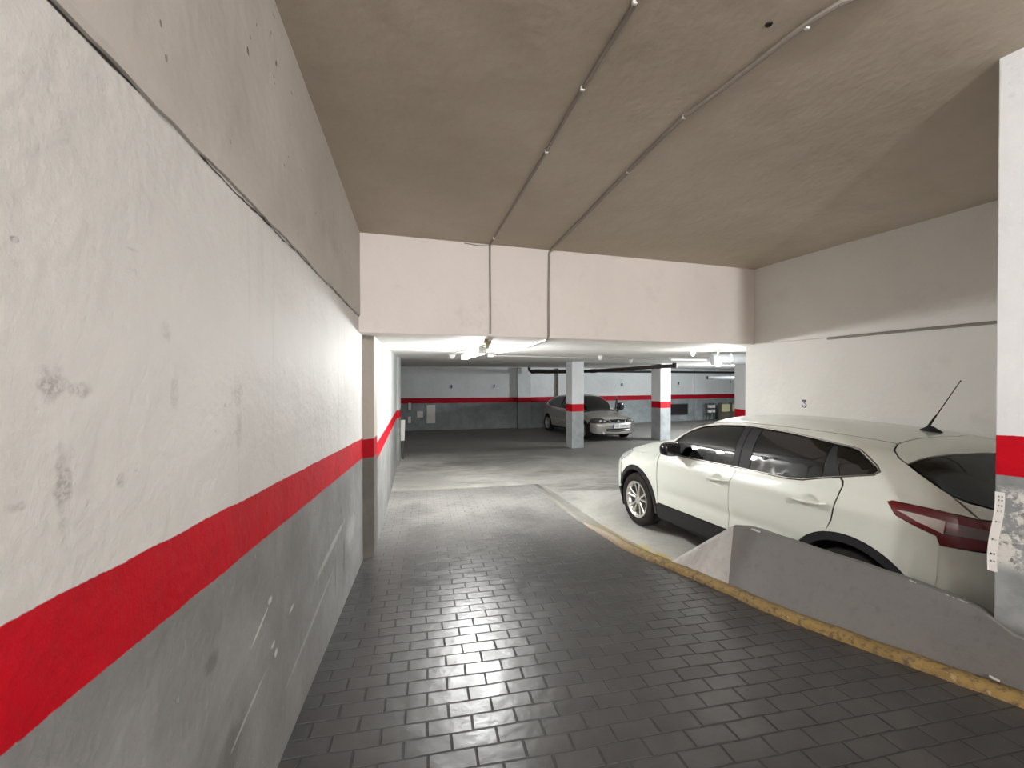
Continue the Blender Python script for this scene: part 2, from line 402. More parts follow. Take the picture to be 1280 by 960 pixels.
# right-hand bay wall
D=Vector((.144,-.99,0)).normalized(); N=Vector((.99,.144,0))
p0=Vector((3.852,4.549,0)); p1=p0+D*4.6
mb=MB(); q=[p0,p1,p1+N*.25,p0+N*.25]; mb.prism([(a.x,a.y) for a in q],-.05,3.6)
m_bayw=plaster('bay_wall_plaster',(.75,.74,.705),(.80,.79,.76),(.5,.48,.44),.25)
wr=mb.build('wall_right',m_bayw); tag(wr,kind='structure')
# back wall of the bay, behind the car tail
mb=MB(); mb.prism([(3.25,1.62),(4.35,1.62),(4.35,1.50),(3.2,1.50)],-.05,3.7)
o=mb.build('wall_bay_back',m_bayw); tag(o,kind='structure')
# ramp's right wall, its chipped near edge stands against the picture's right side
PA=Vector((2.856,1.637,0)); PD=Vector((.4,-.92,0)).normalized()
PB=PA+PD*9.0
mb=MB(); mb.prism([(PA.x,PA.y),(PB.x,PB.y),(PB.x+.35,PB.y+.1),(3.20,1.585)],0.,4.7)
mb.v=[v for v in mb.v]
o=mb.build('wall_ramp_right',m_pillar); tag(o,kind='structure')
mod=o.modifiers.new('b','BEVEL'); mod.width=.006; mod.segments=2
mb=MB(); mb.box((2.8,YEND-.1,2),(8.4,.2,4.6)); o=mb.build('wall_front',m_bayw); tag(o,kind='structure')

# ramp surface
FOOT=[(1.915,7.5),(1.900,6.8),(1.873,5.956),(1.857,5.247),(1.876,4.922),(1.912,4.422),(1.928,4.062),(1.969,3.821),(2.021,3.623),(2.100,3.378),(2.185,3.074),(2.257,2.820),(2.307,2.577),(2.367,2.388),(2.434,2.227),(2.492,2.095),(2.552,1.957),(2.625,1.806),(2.682,1.666),(2.733,1.570),(2.772,1.477),(2.86,1.30)]
def resample(pts,step):
    pts=[Vector(p) for p in pts]; out=[]
    n=len(pts)
    for i in range(n-1):
        a=pts[max(i-1,0)];b=pts[i];c=pts[i+1];d=pts[min(i+2,n-1)]
        k=max(1,int((c-b).length/step))
        for j in range(k):
            t=j/k; out.append(.5*((2*b)+(c-a)*t+(2*a-5*b+4*c-d)*t*t+(3*b-a-3*c+d)*t*t*t))
    out.append(pts[-1]); return out
FT=resample([(x,y) for x,y in FOOT],.07)
ext=[PA+PD*t+Vector((-.18,-.07,0)) for t in (.6,2,4,9)]
vs=[];fs=[]
rows=[(p.x,p.y) for p in FT]+[(e.x,e.y) for e in ext]
for (x,y) in rows:
    k=24 if True else 1
    for j in range(k+1):
        xx=-.66+(x+.02+.66)*j/k; vs.append((xx,y,RZ(y) if y<7.5 else 0.002))
for i in range(len(rows)-1):
    for j in range(24): fs.append((i*25+j,i*25+j+1,(i+1)*25+j+1,(i+1)*25+j))
o=meshobj('floor_ramp',vs,fs,m_pav); tag(o,kind='structure')

# parking floor
def slab(name,poly,z,m):
    mb=MB(); mb.prism(poly,z-.15,z); o=mb.build(name,m); tag(o,kind='structure'); return o
slab('floor',[(-1.7,4.0),(2.3,3.4),(3.0,1.55),(4.6,1.55),(22,1.55),(22,20.5),(-1.7,17.5)],0.,m_floor)
# apron: broken concrete between the paver edge and the floor
vs=[];fs=[]; rr=random.Random(5)
ap=[p for p in FT if p.y>2.9]
for i,p in enumerate(ap):
    h=RZ(p.y) if p.y<7.5 else 0.
    w=.10+min(1,h/.2)*.34
    for (dx,hh) in (((.0 if p.y>5 else .05),h+.003-(.02 if p.y<5 else 0)),(.08,h*1.0+.003+rr.uniform(-.001,.001)),(w*.45,h*.62),(w*.8,h*.2),(w+.12,-.004)):
        nx_=.97; ny_=.22 if p.y<4.5 else .02
        vs.append((p.x+dx*nx_,p.y+dx*ny_,hh))
for i in range(len(ap)-1):
    for j in range(4): fs.append((i*5+j,i*5+j+1,(i+1)*5+j+1,(i+1)*5+j))
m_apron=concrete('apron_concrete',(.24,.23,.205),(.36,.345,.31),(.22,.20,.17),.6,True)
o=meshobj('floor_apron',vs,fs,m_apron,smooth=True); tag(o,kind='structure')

# kerb along the ramp edge
kb=[p for p in FT if p.y<5.0]+[Vector((ext[0].x-.02,ext[0].y))]
vs=[];fs=[]; rr=random.Random(9); KB=[]
for i,p in enumerate(kb):
    a=kb[max(i-1,0)];b=kb[min(i+1,len(kb)-1)]; t=(b-a).normalized(); nrm=Vector((-t.y,t.x))
    if nrm.x<0: nrm=-nrm
    z=RZ(p.y); f=sm(5.0,4.2,p.y); hgt=(.010+.026*f)+rr.uniform(-.003,.003)*f; wd=.05+.05*f
    j=rr.uniform(-.003,.003)
    for (dx,hh) in ((j-.004,-.03),(j,hgt*.55),(.008+j,hgt),(wd*.6,hgt+.004),(wd,hgt+.001),(wd+.012,-.05)):
        q=p+nrm*dx; vs.append((q.x,q.y,z+hh))
    KB.append((p+nrm*wd,z+hgt))
for i in range(len(kb)-1):
    for j in range(5): fs.append((i*6+j,i*6+j+1,(i+1)*6+j+1,(i+1)*6+j))
fs.append(tuple(range(6)))
o=meshobj('trim_kerb',vs,fs,m_kerb,smooth=True); tag(o,kind='structure')
# parapet between the ramp and the bay
T=resample([(2.49,3.067),(2.587,3.02),(2.640,2.853),(2.690,2.643),(2.745,2.412),(2.835,2.057),(2.858,1.834),(2.848,1.67),(2.858,1.56),(2.905,1.42),(3.00,1.20),(3.08,1.02)],.06)
ZT=.70
KB+=[(Vector((3.03,1.0)),RZ(1.0)+.03)]; kbp=[(p,z) for p,z in KB if .99<p.y<2.95]; kbp.sort(key=lambda q:-q[0].y)
n=40; vs=[];fs=[]
def along(L,t):
    f=t*(len(L)-1); i=min(int(f),len(L)-2); u=f-i
    return L[i]*(1-u)+L[i+1]*u
KP=[Vector((p.x,p.y,z-.012)) for p,z in kbp]; TP=[Vector((p.x,p.y,ZT-.06*sm(1.62,1.56,p.y))) for p in T]
rr=random.Random(21)
for i in range(n+1):
    t=i/n; a=along(KP,t); b=along(TP,t)
    jz=rr.uniform(-.002,.002)
    row=[a]+[a.lerp(b,k/6)+Vector((rr.uniform(-.001,.001),0,0)) for k in range(1,6)]+[b+Vector((-.006,0,-.008+jz)),b+Vector((.004,0,jz)),b+Vector((.05,.012,jz)),b+Vector((.056,.014,-.01)),Vector((b.x+.06,b.y+.015,-.05))]
    vs+=row
w=11
for i in range(n):
    for k in range(w-1): fs.append((i*w+k,i*w+k+1,(i+1)*w+k+1,(i+1)*w+k))
o=meshobj('wall_parapet',vs,fs,m_par,smooth=True); tag(o,kind='structure'); o.data.set_sharp_from_angle(angle=math.radians(35))
# bare broken end of the parapet
A=TP[0]; C=KP[0]; B=Vector((2.135,3.50,.225)); B2=Vector((2.24,3.47,.0)); A2=A+Vector((.055,.03,-.004)); A0=Vector((A2.x,A2.y,-.05))
vs=[];fs=[];m_=14
def tri(a,b,c,amp,seed):
    rr=random.Random(seed); base=len(vs); idx={}
    nn=(b-a).cross(c-a).normalized()
    for i in range(m_+1):
        for j in range(m_+1-i):
            p=a+(b-a)*(i/m_)+(c-a)*(j/m_); e=0 if (i==0 or j==0 or i+j==m_) else rr.uniform(-amp,amp)
            idx[i,j]=len(vs); vs.append(p+nn*e)
    for i in range(m_):
        for j in range(m_-i):
            fs.append((idx[i,j],idx[i+1,j],idx[i,j+1]))
            if i+j<m_-1: fs.append((idx[i+1,j],idx[i+1,j+1],idx[i,j+1]))
tri(A,B,C,.004,1); tri(A,A2,B,.003,2); tri(A2,B2,B,.003,3); tri(A2,A0,B2,.0,4)
KC=[q for q in KB if 2.93<q[0].y<3.6]; KC.sort(key=lambda q:q[0].y)
o=meshobj('wall_parapet_end',vs,fs,m_parl); tag(o,kind='structure')
bm=bmesh.new(); bm.from_mesh(o.data); bmesh.ops.remove_doubles(bm,verts=bm.verts,dist=.0005); bmesh.ops.recalc_face_normals(bm,faces=bm.faces); bm.to_mesh(o.data); bm.free()
for p_ in o.data.polygons: p_.use_smooth=True
# white chips on the parapet edge
def chipslab(pts,m,name='wall_parapet_chip'):
    mb=MB()
    for c,sz,rz in pts:
        for k in range(5):
            f=(k-2)/5; mb.box((c[0]+rng.uniform(-.2,.2)*sz[0],c[1]+f*sz[1],c[2]),(sz[0]*rng.uniform(.4,1),sz[1]*rng.uniform(.15,.34),sz[2]*rng.uniform(.5,1)),Matrix.Rotation(rz+rng.uniform(-.4,.4),3,'Z'),.001)
    o=mb.build(name,m); tag(o,kind='structure')
chipslab([((2.600,2.965,.692),(.022,.10,.010),.25),((2.846,2.0,.700),(.008,.035,.006),.1),((2.864,1.80,.698),(.010,.10,.006),.0),((2.80,1.60,.40),(.012,.035,.012),.4)],mat('chip_plaster',(.55,.54,.52),.8))

# ------------------------------------------------------------------ parking level
# ceiling (rises slightly behind the beam)
vs=[]; 
def PC(y): return 2.34+.09*sm(4.3,9.5,y)
ys=[4.33,4.75,5.5,6.5,7.5,8.5,9.5,12,15,20.5]
vs=[(x,y if y>5 else YB(x)+.28+(y-4.33),PC(y)) for y in ys for x in (-1.7,22)]
fs=[(2*i,2*i+1,2*i+3,2*i+2) for i in range(len(ys)-1)]
n=len(vs); vs+=[(-1.7,4.1,2.7),(22,6.1,2.7),(22,20.5,2.7),(-1.7,20.5,2.7)]; fs.append((n,n+1,n+2,n+3))
o=meshobj('ceiling_parking',vs,fs,m_ceilp); tag(o,kind='structure')
# slab edge above the aisle right of the bay wall
mb=MB(); mb.box((13.3,4.68,1.2),(17.6,.2,3.0)); o=mb.build('wall_front_parking',m_wall_far); tag(o,kind='structure')
mb=MB(); mb.box((22.0,12.5,1.2),(.2,16,3.0)); o=mb.build('wall_right_parking',m_wall_far); tag(o,kind='structure')
# far wall in three runs with pilasters
mb=MB(); mb.prism([(-1.7,16.45),(3.55,16.63),(3.55,16.95),(-1.7,16.9)],-.05,2.6)
o=mb.build('wall_back',m_wall_far); tag(o,kind='structure')
mb=MB(); mb.prism([(3.55,16.40),(4.09,16.42),(4.12,16.9),(3.55,16.9)],-.05,2.6)
o=mb.build('wall_back_pilaster',m_wall_far); tag(o,kind='structure')
mb=MB(); mb.prism([(4.09,16.58),(12.6,18.2),(12.6,18.6),(4.09,17.1)],-.05,2.6); mb.prism([(12.55,18.12),(13.3,18.25),(13.3,18.7),(12.55,18.6)],-.05,2.6)
mb.prism([(13.25,18.35),(22,20.1),(22,20.4),(13.25,18.7)],-.05,2.6)
o=mb.build('wall_back_right',m_wall_far); tag(o,kind='structure')
# downstand beam at the far wall
mb=MB(); mb.prism([(-1.6,16.2),(3.6,16.35),(12.6,17.9),(21.9,19.7),(21.9,20.0),(12.6,18.3),(3.6,16.7),(-1.6,16.6)],2.42,2.55)
o=mb.build('trim_back',m_ceilp); tag(o,kind='structure')
def column(poly):
    mb=MB(); mb.prism(poly,-.02,2.5); o=mb.build('column',m_column); tag(o,kind='structure')
    mod=o.modifiers.new('b','BEVEL'); mod.width=.012; mod.segments=2; return o
def quad(a,m,c): a,m,c=Vector(a),Vector(m),Vector(c); return [tuple(a),tuple(m),tuple(c),tuple(a+c-m)]
column(quad((3.925,11.62),(3.989,11.284),(4.386,11.40)))
column(quad((7.159,12.60),(7.249,12.207),(7.690,12.33)))
column([(7.08,8.405),(7.65,8.29),(7.72,8.7),(7.15,8.8)])

# ------------------------------------------------------------------ conduits, lamps, pipes
def tubething(name,pts,r,m,label,cat,group=None,seg=8,clips=None,clipm=None,cdir=(0,0,1)):
    mb=MB(); mb.tube(pts,r,seg); o=mb.build(name,m,smooth=True); tag(o,label,cat,group)
    if clips:
        for c in clips:
            b=MB(); b.box(c,(.022,.016,.022),None,.004); b.build('clip',clipm or m_plw,o)
    return o
c1=[(.95,-3.5),(.90,.6),(.839,1.604),(.814,1.819),(.786,2.082),(.747,2.601),(.697,3.148),(.611,4.13)]
c2=[(2.2,-3.0),(1.95,.9),(1.712,1.492),(1.651,1.59),(1.598,1.761),(1.524,1.992),(1.448,2.197),(1.379,2.747),(1.323,3.352),(1.243,4.18)]
def onceil(P,r): return [(x,y,CZ(x,y)-r) for x,y in resample(P,.15)]
def fin(p): return (p[0],p[1],p[2])
fb=lambda x,z,r=.010: (x,YB(x)-r,z)
a=onceil(c1,.010)
tubething('cable_conduit',a+[fb(.612,3.21),fb(.614,2.9),fb(.617,2.6),fb(.616,2.36)],.0095,m_cond,'thin grey conduit, left one on the ramp ceiling, dropping to the junction box','conduit',
  'cable conduits over the ramp',8,[(.786,2.07,CZ(.786,2.07)-.012),(.747,2.60,CZ(.747,2.6)-.012),(.83,1.6,CZ(.83,1.6)-.012),(.625,3.95,CZ(.6,3.95)-.012)],m_plw)
a=onceil(c2,.013)
tubething('cable_conduit',a+[fb(1.232,3.20,.012),fb(1.228,2.8,.012),fb(1.226,2.36,.012),(1.222,YB(1.22)+.02,2.322)],.0125,m_cond,'thicker grey conduit curving over the right half of the ramp ceiling and down the beam','conduit',
  'cable conduits over the ramp',8,[(1.448,2.197,CZ(1.448,2.197)-.014),(1.379,2.747,CZ(1.379,2.747)-.014),(1.66,1.60,CZ(1.65,1.59)-.02)],m_plw)
# short cable running left from the first conduit at the top of the beam
tubething('cable',[(.60,YB(.6)-.004,3.222),(.5,YB(.5)-.003,3.216),(.42,YB(.42)-.003,3.222),(.36,YB(.36)-.003,3.226)],.005,m_cond,'short loose cable along the top edge of the beam beside the left conduit','cable')
tubething('cable_conduit',[(1.222,4.24,2.325),(1.215,4.45,2.322),(1.235,5.6,2.325),(1.21,6.9,PC(6.9)-.02),(1.19,7.9,PC(7.9)-.022)],.011,m_condw,'white conduit running under the low ceiling from the beam edge toward the small white box','conduit',None,8,[(1.22,4.7,2.325),(1.228,5.2,2.325)])
tubething('cable_conduit',[(.66,4.34,2.325),(.60,5.3,2.322),(.52,6.4,2.33),(.45,7.3,PC(7.3)-.02)],.009,m_condw,'white conduit slanting along the low ceiling left of the lit lamp','conduit',None,8,[(.57,5.7,2.325)])
tubething('cable_conduit',[(1.3,8.35,PC(8.35)-.02),(2.6,8.7,PC(8.7)-.02),(4.2,9.0,PC(9)-.02),(5.4,9.3,PC(9.3)-.02)],.010,m_condw,'white conduit crossing the parking ceiling sideways beyond the lit lamp','conduit',None,8,[(1.9,8.52,PC(8.5)-.02),(2.9,8.76,PC(8.7)-.02),(3.6,8.89,PC(8.9)-.02)])
# junction box on the beam edge
t=empty('junction_box',(.645,4.52,2.338)); tag(t,'yellowed junction box with a conical gland hanging at the beam edge by the lit lamp','junction box')
mb=MB(); mb.box((0,0,-.022),(.075,.075,.044),None,.008); mb.build('housing',m_cream,t)
mb=MB(); mb.lathe([(.028,-.044),(.026,-.06),(.018,-.085),(.009,-.10),(.0,-.10)],16); mb.build('gland',m_cream,t,True)
t=empty('switch_box',(1.215,8.1,PC(8.1))); tag(t,'small white ceiling box right of the lit batten lamp','box')
mb=MB(); mb.box((0,0,-.03),(.11,.09,.06),None,.01); mb.build('housing',m_plw,t)
mb=MB(); mb.tube([(.05,0,-.03),(.11,.02,-.03)],.012,10); mb.build('gland',m_plw,t)
# lit batten lamp
LA=Vector((.70,5.35,2.325)); LB=Vector((.60,6.85,2.338)); L=(LB-LA).length; ang=math.atan2(LB.y-LA.y,LB.x-LA.x)
t=empty('batten_lamp',tuple((LA+LB)/2),ang); tag(t,'lit white fluorescent batten lamp under the low ceiling just past the beam','lamp')
mb=MB(); mb.box((0,0,-.018),(L,.10,.036),None,.01); mb.build('housing',m_plw,t)
mb=MB(); mb.box((0,0,-.062),(L-.06,.095,.058),None,.026); o=mb.build('diffuser',m_lamp,t,True); tag(o,'glowing diffuser')
for sx in(-1,1):
    mb=MB(); mb.box((sx*(L/2-.012),0,-.05),(.035,.104,.075),None,.012); mb.build('end_cap',m_plw,t)
    mb=MB(); mb.box((sx*L*.28,.056,-.04),(.03,.012,.04),None,.003); mb.build('clip',m_steel,t)
# lamps over the far aisle
t=empty('ceiling_bulb',(4.11,5.39,PC(5.39))); tag(t,'glaring round bulb lamp on the ceiling beside the end of the bay wall','lamp')
mb=MB(); mb.lathe([(.05,0),(.05,-.02),(.018,-.03),(.018,-.09),(.03,-.10),(.028,-.14),(.0,-.14)],20); mb.build('lamp_holder',m_plw,t,True)
mb=MB(); mb.lathe([(.0,-.135),(.022,-.14),(.032,-.16),(.042,-.185),(.045,-.205),(.038,-.23),(.02,-.245),(0,-.248)],20); mb.build('bulb',m_lamp2,t,True)
t=empty('batten_lamp',(5.75,8.5,PC(8.5)),-.05); tag(t,'unlit slim white tube lamp on the ceiling left of the round bulb','lamp')
mb=MB(); mb.box((0,0,-.02),(.95,.07,.04),None,.008); mb.build('housing',m_plw,t)
mb=MB(); mb.tube([(-.42,0,-.058),(.42,0,-.058)],.016,12); mb.build('tube',emis('unlit_tube_glow',(1,1,1),.6),t,True)  # tube is off; faint glow added to its material so it reads white
for sx in(-1,1):
    mb=MB(); mb.box((sx*.44,0,-.05),(.02,.03,.05),None,.004); mb.build('tube_socket',m_plw,t)
# smoke detectors
def detector(x,y,label,r=.055):
    t=empty('smoke_detector',(x,y,PC(y))); tag(t,label,'smoke detector','ceiling smoke detectors')
    mb=MB(); mb.lathe([(r,0),(r,-.018),(r*.9,-.022),(0,-.022)],20); mb.build('mounting_base',m_plw,t,True)
    mb=MB(); mb.lathe([(r*.75,-.022),(r*.8,-.045),(r*.6,-.065),(r*.42,-.085),(0,-.09)],20); mb.build('sensor_head',m_plw,t,True)
detector(.505,8.5,'white smoke detector on the ceiling left of the lit batten lamp',.08)
detector(3.55,8.3,'white smoke detector on the ceiling just right of the nearer column')
detector(5.05,9.9,'small white smoke detector midway between the two columns')
detector(3.95,5.75,'white detector close above and left of the glaring round bulb',.045)
# brown drain pipe: along the far bays to the second column
t=empty('drain_pipe',(3.95,16.2,2.2)); tag(t,'dark brown drain pipe slung under the ceiling from the far pilaster to the second column','pipe')
def rel(p,o): return tuple(Vector(p)-Vector(o))
O_=(3.95,16.2,2.2)
mb=MB(); mb.tube([rel(p,O_) for p in ((3.95,16.15,2.425),(3.95,16.15,2.32),(4.02,16.1,2.24),(4.6,15.7,2.225),(5.0,14.9,2.22),(5.6,13.9,2.23),(6.3,12.6,2.27),(6.95,11.75,2.33),(7.35,11.55,2.34))],.058,12); mb.build('pipe_run',m_pipe,t,True)
for p,q in (((5.6,13.9,2.23),(5.72,13.68,2.235)),((6.9,11.82,2.325),(7.0,11.72,2.335)),((4.02,16.1,2.24),(4.14,16.02,2.238))):
    mb=MB(); mb.tube([rel(p,O_),rel(q,O_)],.07,12); mb.build('coupling',m_pipe,t,True)
mb=MB(); mb.tube([rel((7.3,11.5,2.425),O_),rel((7.3,11.5,2.28),O_)],.07,12); mb.build('elbow',m_pipe,t,True)
tubething('wall_pipe',[(4.3,16.50,2.30),(12.4,18.02,2.30),(21.8,19.8,2.30)],.055,m_pipeg,'long dark pipe running level high on the far wall','pipe',None,10)
tubething('riser_pipe',[(5.28,16.72,0.02),(5.28,16.72,2.4)],.045,mat('tan_pipe',(.16,.12,.09),.5),'thin brown vertical pipe on the far wall behind the silver car','pipe',None,10)
# galvanised duct
t=empty('air_duct',(4.42,5.90,2.235)); tag(t,'round galvanised duct below the ceiling by the glaring bulb','duct')
mb=MB(); mb.tube([(0,0,0),(1.75,-.62,0)],.088,24); mb.build('duct_run',m_steel,t,True)
for k in (.21,.9,1.5):
    mb=MB(); mb.tube([(k,-k*.354,0),(k+.03,-(k+.03)*.354,0)],.094,24); mb.build('joint_ring',m_steelband,t,True)
mb=MB(); mb.tube([(-.02,.007,0),(.0,0,0)],.092,24); mb.build('end_cap',m_steel,t,True)
tubething('drain_pipe',[(9.35,12.8,2.0),(10.9,12.6,2.0),(13,12.3,2.0)],.06,m_pipeg,'black pipe slung low in the far aisle beyond the galvanised duct','pipe',None,10)
# conduit on the bay wall
def onbay(y,z,off=0.): 
    t_=(p0.y-y)/(-D.y); q=p0+D*t_-N*off; return (q.x,q.y,z)
tubething('wall_conduit',[onbay(4.36,2.338,.008),onbay(3.6,2.334,.008)],.004,m_condw,'thin pale cable on the bay wall near the beam, left of the conduit','cable')
tubething('wall_conduit',[onbay(3.58,2.326,.012),onbay(3.0,2.332,.013),onbay(2.4,2.334,.013),onbay(1.7,2.335,.013)],.0125,m_cond,'grey conduit running level along the bay wall above the white car','conduit',None,8,
  [onbay(3.55,2.325,.012),onbay(2.75,2.334,.014),onbay(2.1,2.334,.014)],m_cond)
# stencilled 3
def flat_on(o_,xd,yd,nd,segs,w,name,m,label,cat,th=.0012):
    mb=MB()
    for (ax,ay),(bx,by),ww in segs:
        d=Vector((bx-ax,by-ay)); n_=Vector((-d.y,d.x)).normalized()*ww/2
        pts=[(ax+n_.x,ay+n_.y),(ax-n_.x,ay-n_.y),(bx-n_.x,by-n_.y),(bx+n_.x,by+n_.y)]
        vv=[o_+xd*p[0]+yd*p[1]+nd*.0005 for p in pts]+[o_+xd*p[0]+yd*p[1]+nd*(.0005+th) for p in pts]
        mb.add(vv,[(0,1,2,3),(7,6,5,4),(0,4,5,1),(1,5,6,2),(2,6,7,3),(3,7,4,0)])
    o=mb.build(name,m); 
    if label: tag(o,label,cat)
    return o
three=[((-.020,.036),(.024,.036),.017),((.018,.030),(-.002,.008),.007)]
cx_,cy_=0,-.014
arc=[(cx_+.024*math.cos(math.radians(a_)),cy_+.025*math.sin(math.radians(a_))) for a_ in range(85,-100,-15)]
three+=[(arc[i],arc[i+1],.012 if 2<i<10 else .006) for i in range(len(arc)-1)]
three+=[((-.024,-.012),(-.012,-.020),.014),((-.020,-.022),(-.008,-.034),.010)]
q=Vector(onbay(3.825,1.65)); flat_on(q,D,Vector((0,0,1)),-N,three,0,'painted_number',m_inkb,'small blue-black stencilled number 3 on the white bay wall above the car roof','painted number')
# dark parking marks on the far wall
fw=[(.95,16.53,1.67),(2.62,16.57,1.68),(5.25,16.76,1.70),(8.45,17.37,1.72),(11.6,17.96,1.78),(14.9,18.62,1.84)]
lab=['round dark painted mark on the far wall, leftmost of the row','dark painted mark on the far wall left of the pilaster','faint painted mark on the far wall above the silver car tail','faint painted mark on the far wall between the two columns','dark painted mark above the black opening on the far wall','dark painted mark at the far right above the yellow board']
for i,(x,y,z) in enumerate(fw):
    dd=Vector((1,.034,0)) if i<2 else Vector((.983,.186,0)); dd.normalize(); nn=Vector((dd.y,-dd.x,0))
    sg=[((0,-.06),(0,.06),.05),((-.02,.035),(.025,.05),.035),((-.025,-.03),(.02,-.055),.035)]
    o=flat_on(Vector((x,y,z))+nn*.02,dd,Vector((0,0,1)),nn,sg,0,'painted_number',m_inkb,lab[i],'painted mark')
    o['group']='painted marks on the far wall'

# black opening and stored boards on the far wall
t=empty('wall_opening',(11.35,17.9,.56),math.radians(10.8)); tag(t,'black rectangular grille low on the far wall right of the second column','grille')
mb=MB(); mb.box((0,-.01,0),(1.5,.05,.46),None,.01); mb.build('recess_panel',mat('vent_black',(.008,.006,.006),.9),t)
for a_,b_ in (((0,-.03,.24),(1.56,.06,.03)),((0,-.03,-.24),(1.56,.06,.03)),((-.77,-.03,0),(.03,.06,.5)),((.77,-.03,0),(.03,.06,.5))):
    mb=MB(); mb.box(a_,b_,None,.004); mb.build('frame_bar',m_wood,t)
t=empty('yellow_board',(13.98,17.80,.0),math.radians(11)); tag(t,'pale yellow board on dark posts standing at the far right wall','board')
mb=MB(); mb.box((-.02,0,.60),(.56,.05,.36),None,.01); mb.build('panel',m_yel,t)
mb=MB(); mb.box((.60,0,.60),(.30,.05,.32),None,.01); mb.build('panel',m_yel,t)
for xx in (-.34,.36): mb=MB(); mb.box((xx,.02,.42),(.14,.10,.84),None,.01); mb.build('post',m_wood,t)
mb=MB(); mb.box((.25,.03,.20),(1.1,.06,.38),None,.01); mb.build('lower_panel',mat('brown_board',(.10,.08,.06),.8),t)
t=empty('storage_rack',(13.20,17.80,0),math.radians(11)); tag(t,'narrow dark rack with small pale boxes beside the yellow board','rack')
for xx in (-.23,0,.23): mb=MB(); mb.box((xx,.08,.42),(.03,.05,.84),None,.006); mb.build('upright',m_wood,t)
for zz in (.38,.60,.80): mb=MB(); mb.box((0,0,zz),(.50,.22,.02),None,.006); mb.build('shelf',m_wood,t)
for x,z,h in ((-.115,.46,.14),(-.115,.68,.14),(.115,.46,.14),(.115,.68,.14)):
    q=t.matrix_basis@Vector((x,-.03,z)); mb=MB(); mb.box((0,0,0),(.13,.13,h-.012),None,.01)
    o=mb.build('storage_box',m_paper,loc=tuple(q)); o.rotation_euler=(0,0,math.radians(11)); side='left' if x<0 else 'right'; lev='lower' if z<.5 else 'upper'
    tag(o,'small pale box on the %s shelf of the dark rack, %s side'%(lev,side),'box','boxes on the far rack')
 
# papers on the wall at far left
def sheet(x,y,z,w,h,rz,label,m=m_paper,name='paper_sheet',tilt=0,group='papers on the far left wall'):
    o=meshobj(name,*panel_sheet(w,h),m,loc=(x,y,z)); o.rotation_euler=(0,tilt,rz); tag(o,label,'paper',group); return o
def panel_sheet(w,h):
    vs=[];fs=[];n=6;rr=random.Random(int(w*1000))
    for i in range(n+1):
        for j in range(n+1): vs.append((w*(i/n-.5),-.01-.012*abs(math.sin(i*1.3+j*.9))*(.5+rr.random()*.3),h*(j/n-.5)))
    k=len(vs); vs+=[(a,b+.004,c) for a,b,c in vs[:k]]
    for i in range(n):
        for j in range(n):
            a=i*(n+1)+j; fs.append((a,a+n+1,a+n+2,a+1)); fs.append((a+k,a+1+k,a+n+2+k,a+n+1+k))
    return vs,fs
def rec(u,yy):   # nothing
    return u
sheet(.17,16.50,.62,.32,.70,.034,'large crumpled pale sheet hanging low on the far wall, rightmost of the papers')
sheet(-.24,16.49,.62,.22,.24,.034,'small square pale sheet on the dark far wall, left of the large sheet')
sheet(-.62,16.47,.93,.10,.25,.034,'narrow pale strip high among the far left papers')
sheet(-.63,16.47,.42,.11,.24,.034,'narrow pinkish paper low among the far left papers')
t=empty('white_board',(-.575,10.55,0)); tag(t,'narrow white board leaning at the dark corner past the left wall','board')
mb=MB(); mb.box((.01,0,.70),(.10,.03,.50),Matrix.Rotation(.03,3,'Y'),.006); mb.build('panel',m_plw,t)
mb=MB(); mb.box((.01,.03,.30),(.05,.02,.60),None,.004); mb.build('stake',m_wood,t)

# perforated corner bead hanging off the pillar edge
t=empty('corner_bead',(2.853,1.634,1.13)); tag(t,'white perforated plaster corner strip peeling off the chipped right pillar edge','corner strip')
ux=PD.copy(); 
vs=[];fs=[]
H=.41
def beadpt(s_,h): 
    lean=-.020*(1-h/H)-.006*math.sin(h*14); 
    q=ux*(s_+lean)+Vector((-.010,-.006,0)); return (q.x,q.y,h-H/2+.0)
hole_rows=[.05,.085,.16,.20,.25,.285,.31,.335,.36,.38]
nh=44
holes=set()
for i in range(nh):
    h0=H*i/nh
    for r_ in hole_rows:
        if abs(h0-r_)<.0035: holes.add(i)
cols_=[-.002,.006,.012,.017,.023,.030]
for i in range(nh+1):
    for c_ in cols_:
        wq=1-.35*sm(.85,1.,i/nh)*(c_>.03); vs.append(beadpt(c_*wq,H*i/nh))
k=len(cols_)
for i in range(nh):
    for j in range(k-1):
        if i in holes and j in (1,3): continue
        fs.append((i*k+j,(i+1)*k+j,(i+1)*k+j+1,i*k+j+1))
o=meshobj('strip',vs,fs,m_plw,t); md=o.modifiers.new('s','SOLIDIFY'); md.thickness=.0012
mb=MB(); mb.tube([beadpt(-.002,H*i/20) for i in range(21)],.0025,6); mb.build('nose',m_plw,t)

# ------------------------------------------------------------------ car building
def interp(x,pts):
    xs=np.array([p[0] for p in pts],float); ys=np.array([p[1] for p in pts],float); x=np.asarray(x,float)
    h=np.diff(xs); d=np.diff(ys)/h; m=np.zeros_like(xs); m[0]=d[0]; m[-1]=d[-1]
    for i in range(1,len(xs)-1):
        if d[i-1]*d[i]>0:
            w1=2*h[i]+h[i-1]; w2=h[i]+2*h[i-1]; m[i]=(w1+w2)/(w1/d[i-1]+w2/d[i])
    k=np.clip(np.searchsorted(xs,x)-1,0,len(xs)-2); t=(x-xs[k])/h[k]; t2=t*t;t3=t2*t
    r=(2*t3-3*t2+1)*ys[k]+(t3-2*t2+t)*h[k]*m[k]+(-2*t3+3*t2)*ys[k+1]+(t3-t2)*h[k]*m[k+1]
    r=np.where(x<xs[0],ys[0]+m[0]*(x-xs[0]),r); return np.where(x>xs[-1],ys[-1]+m[-1]*(x-xs[-1]),r)
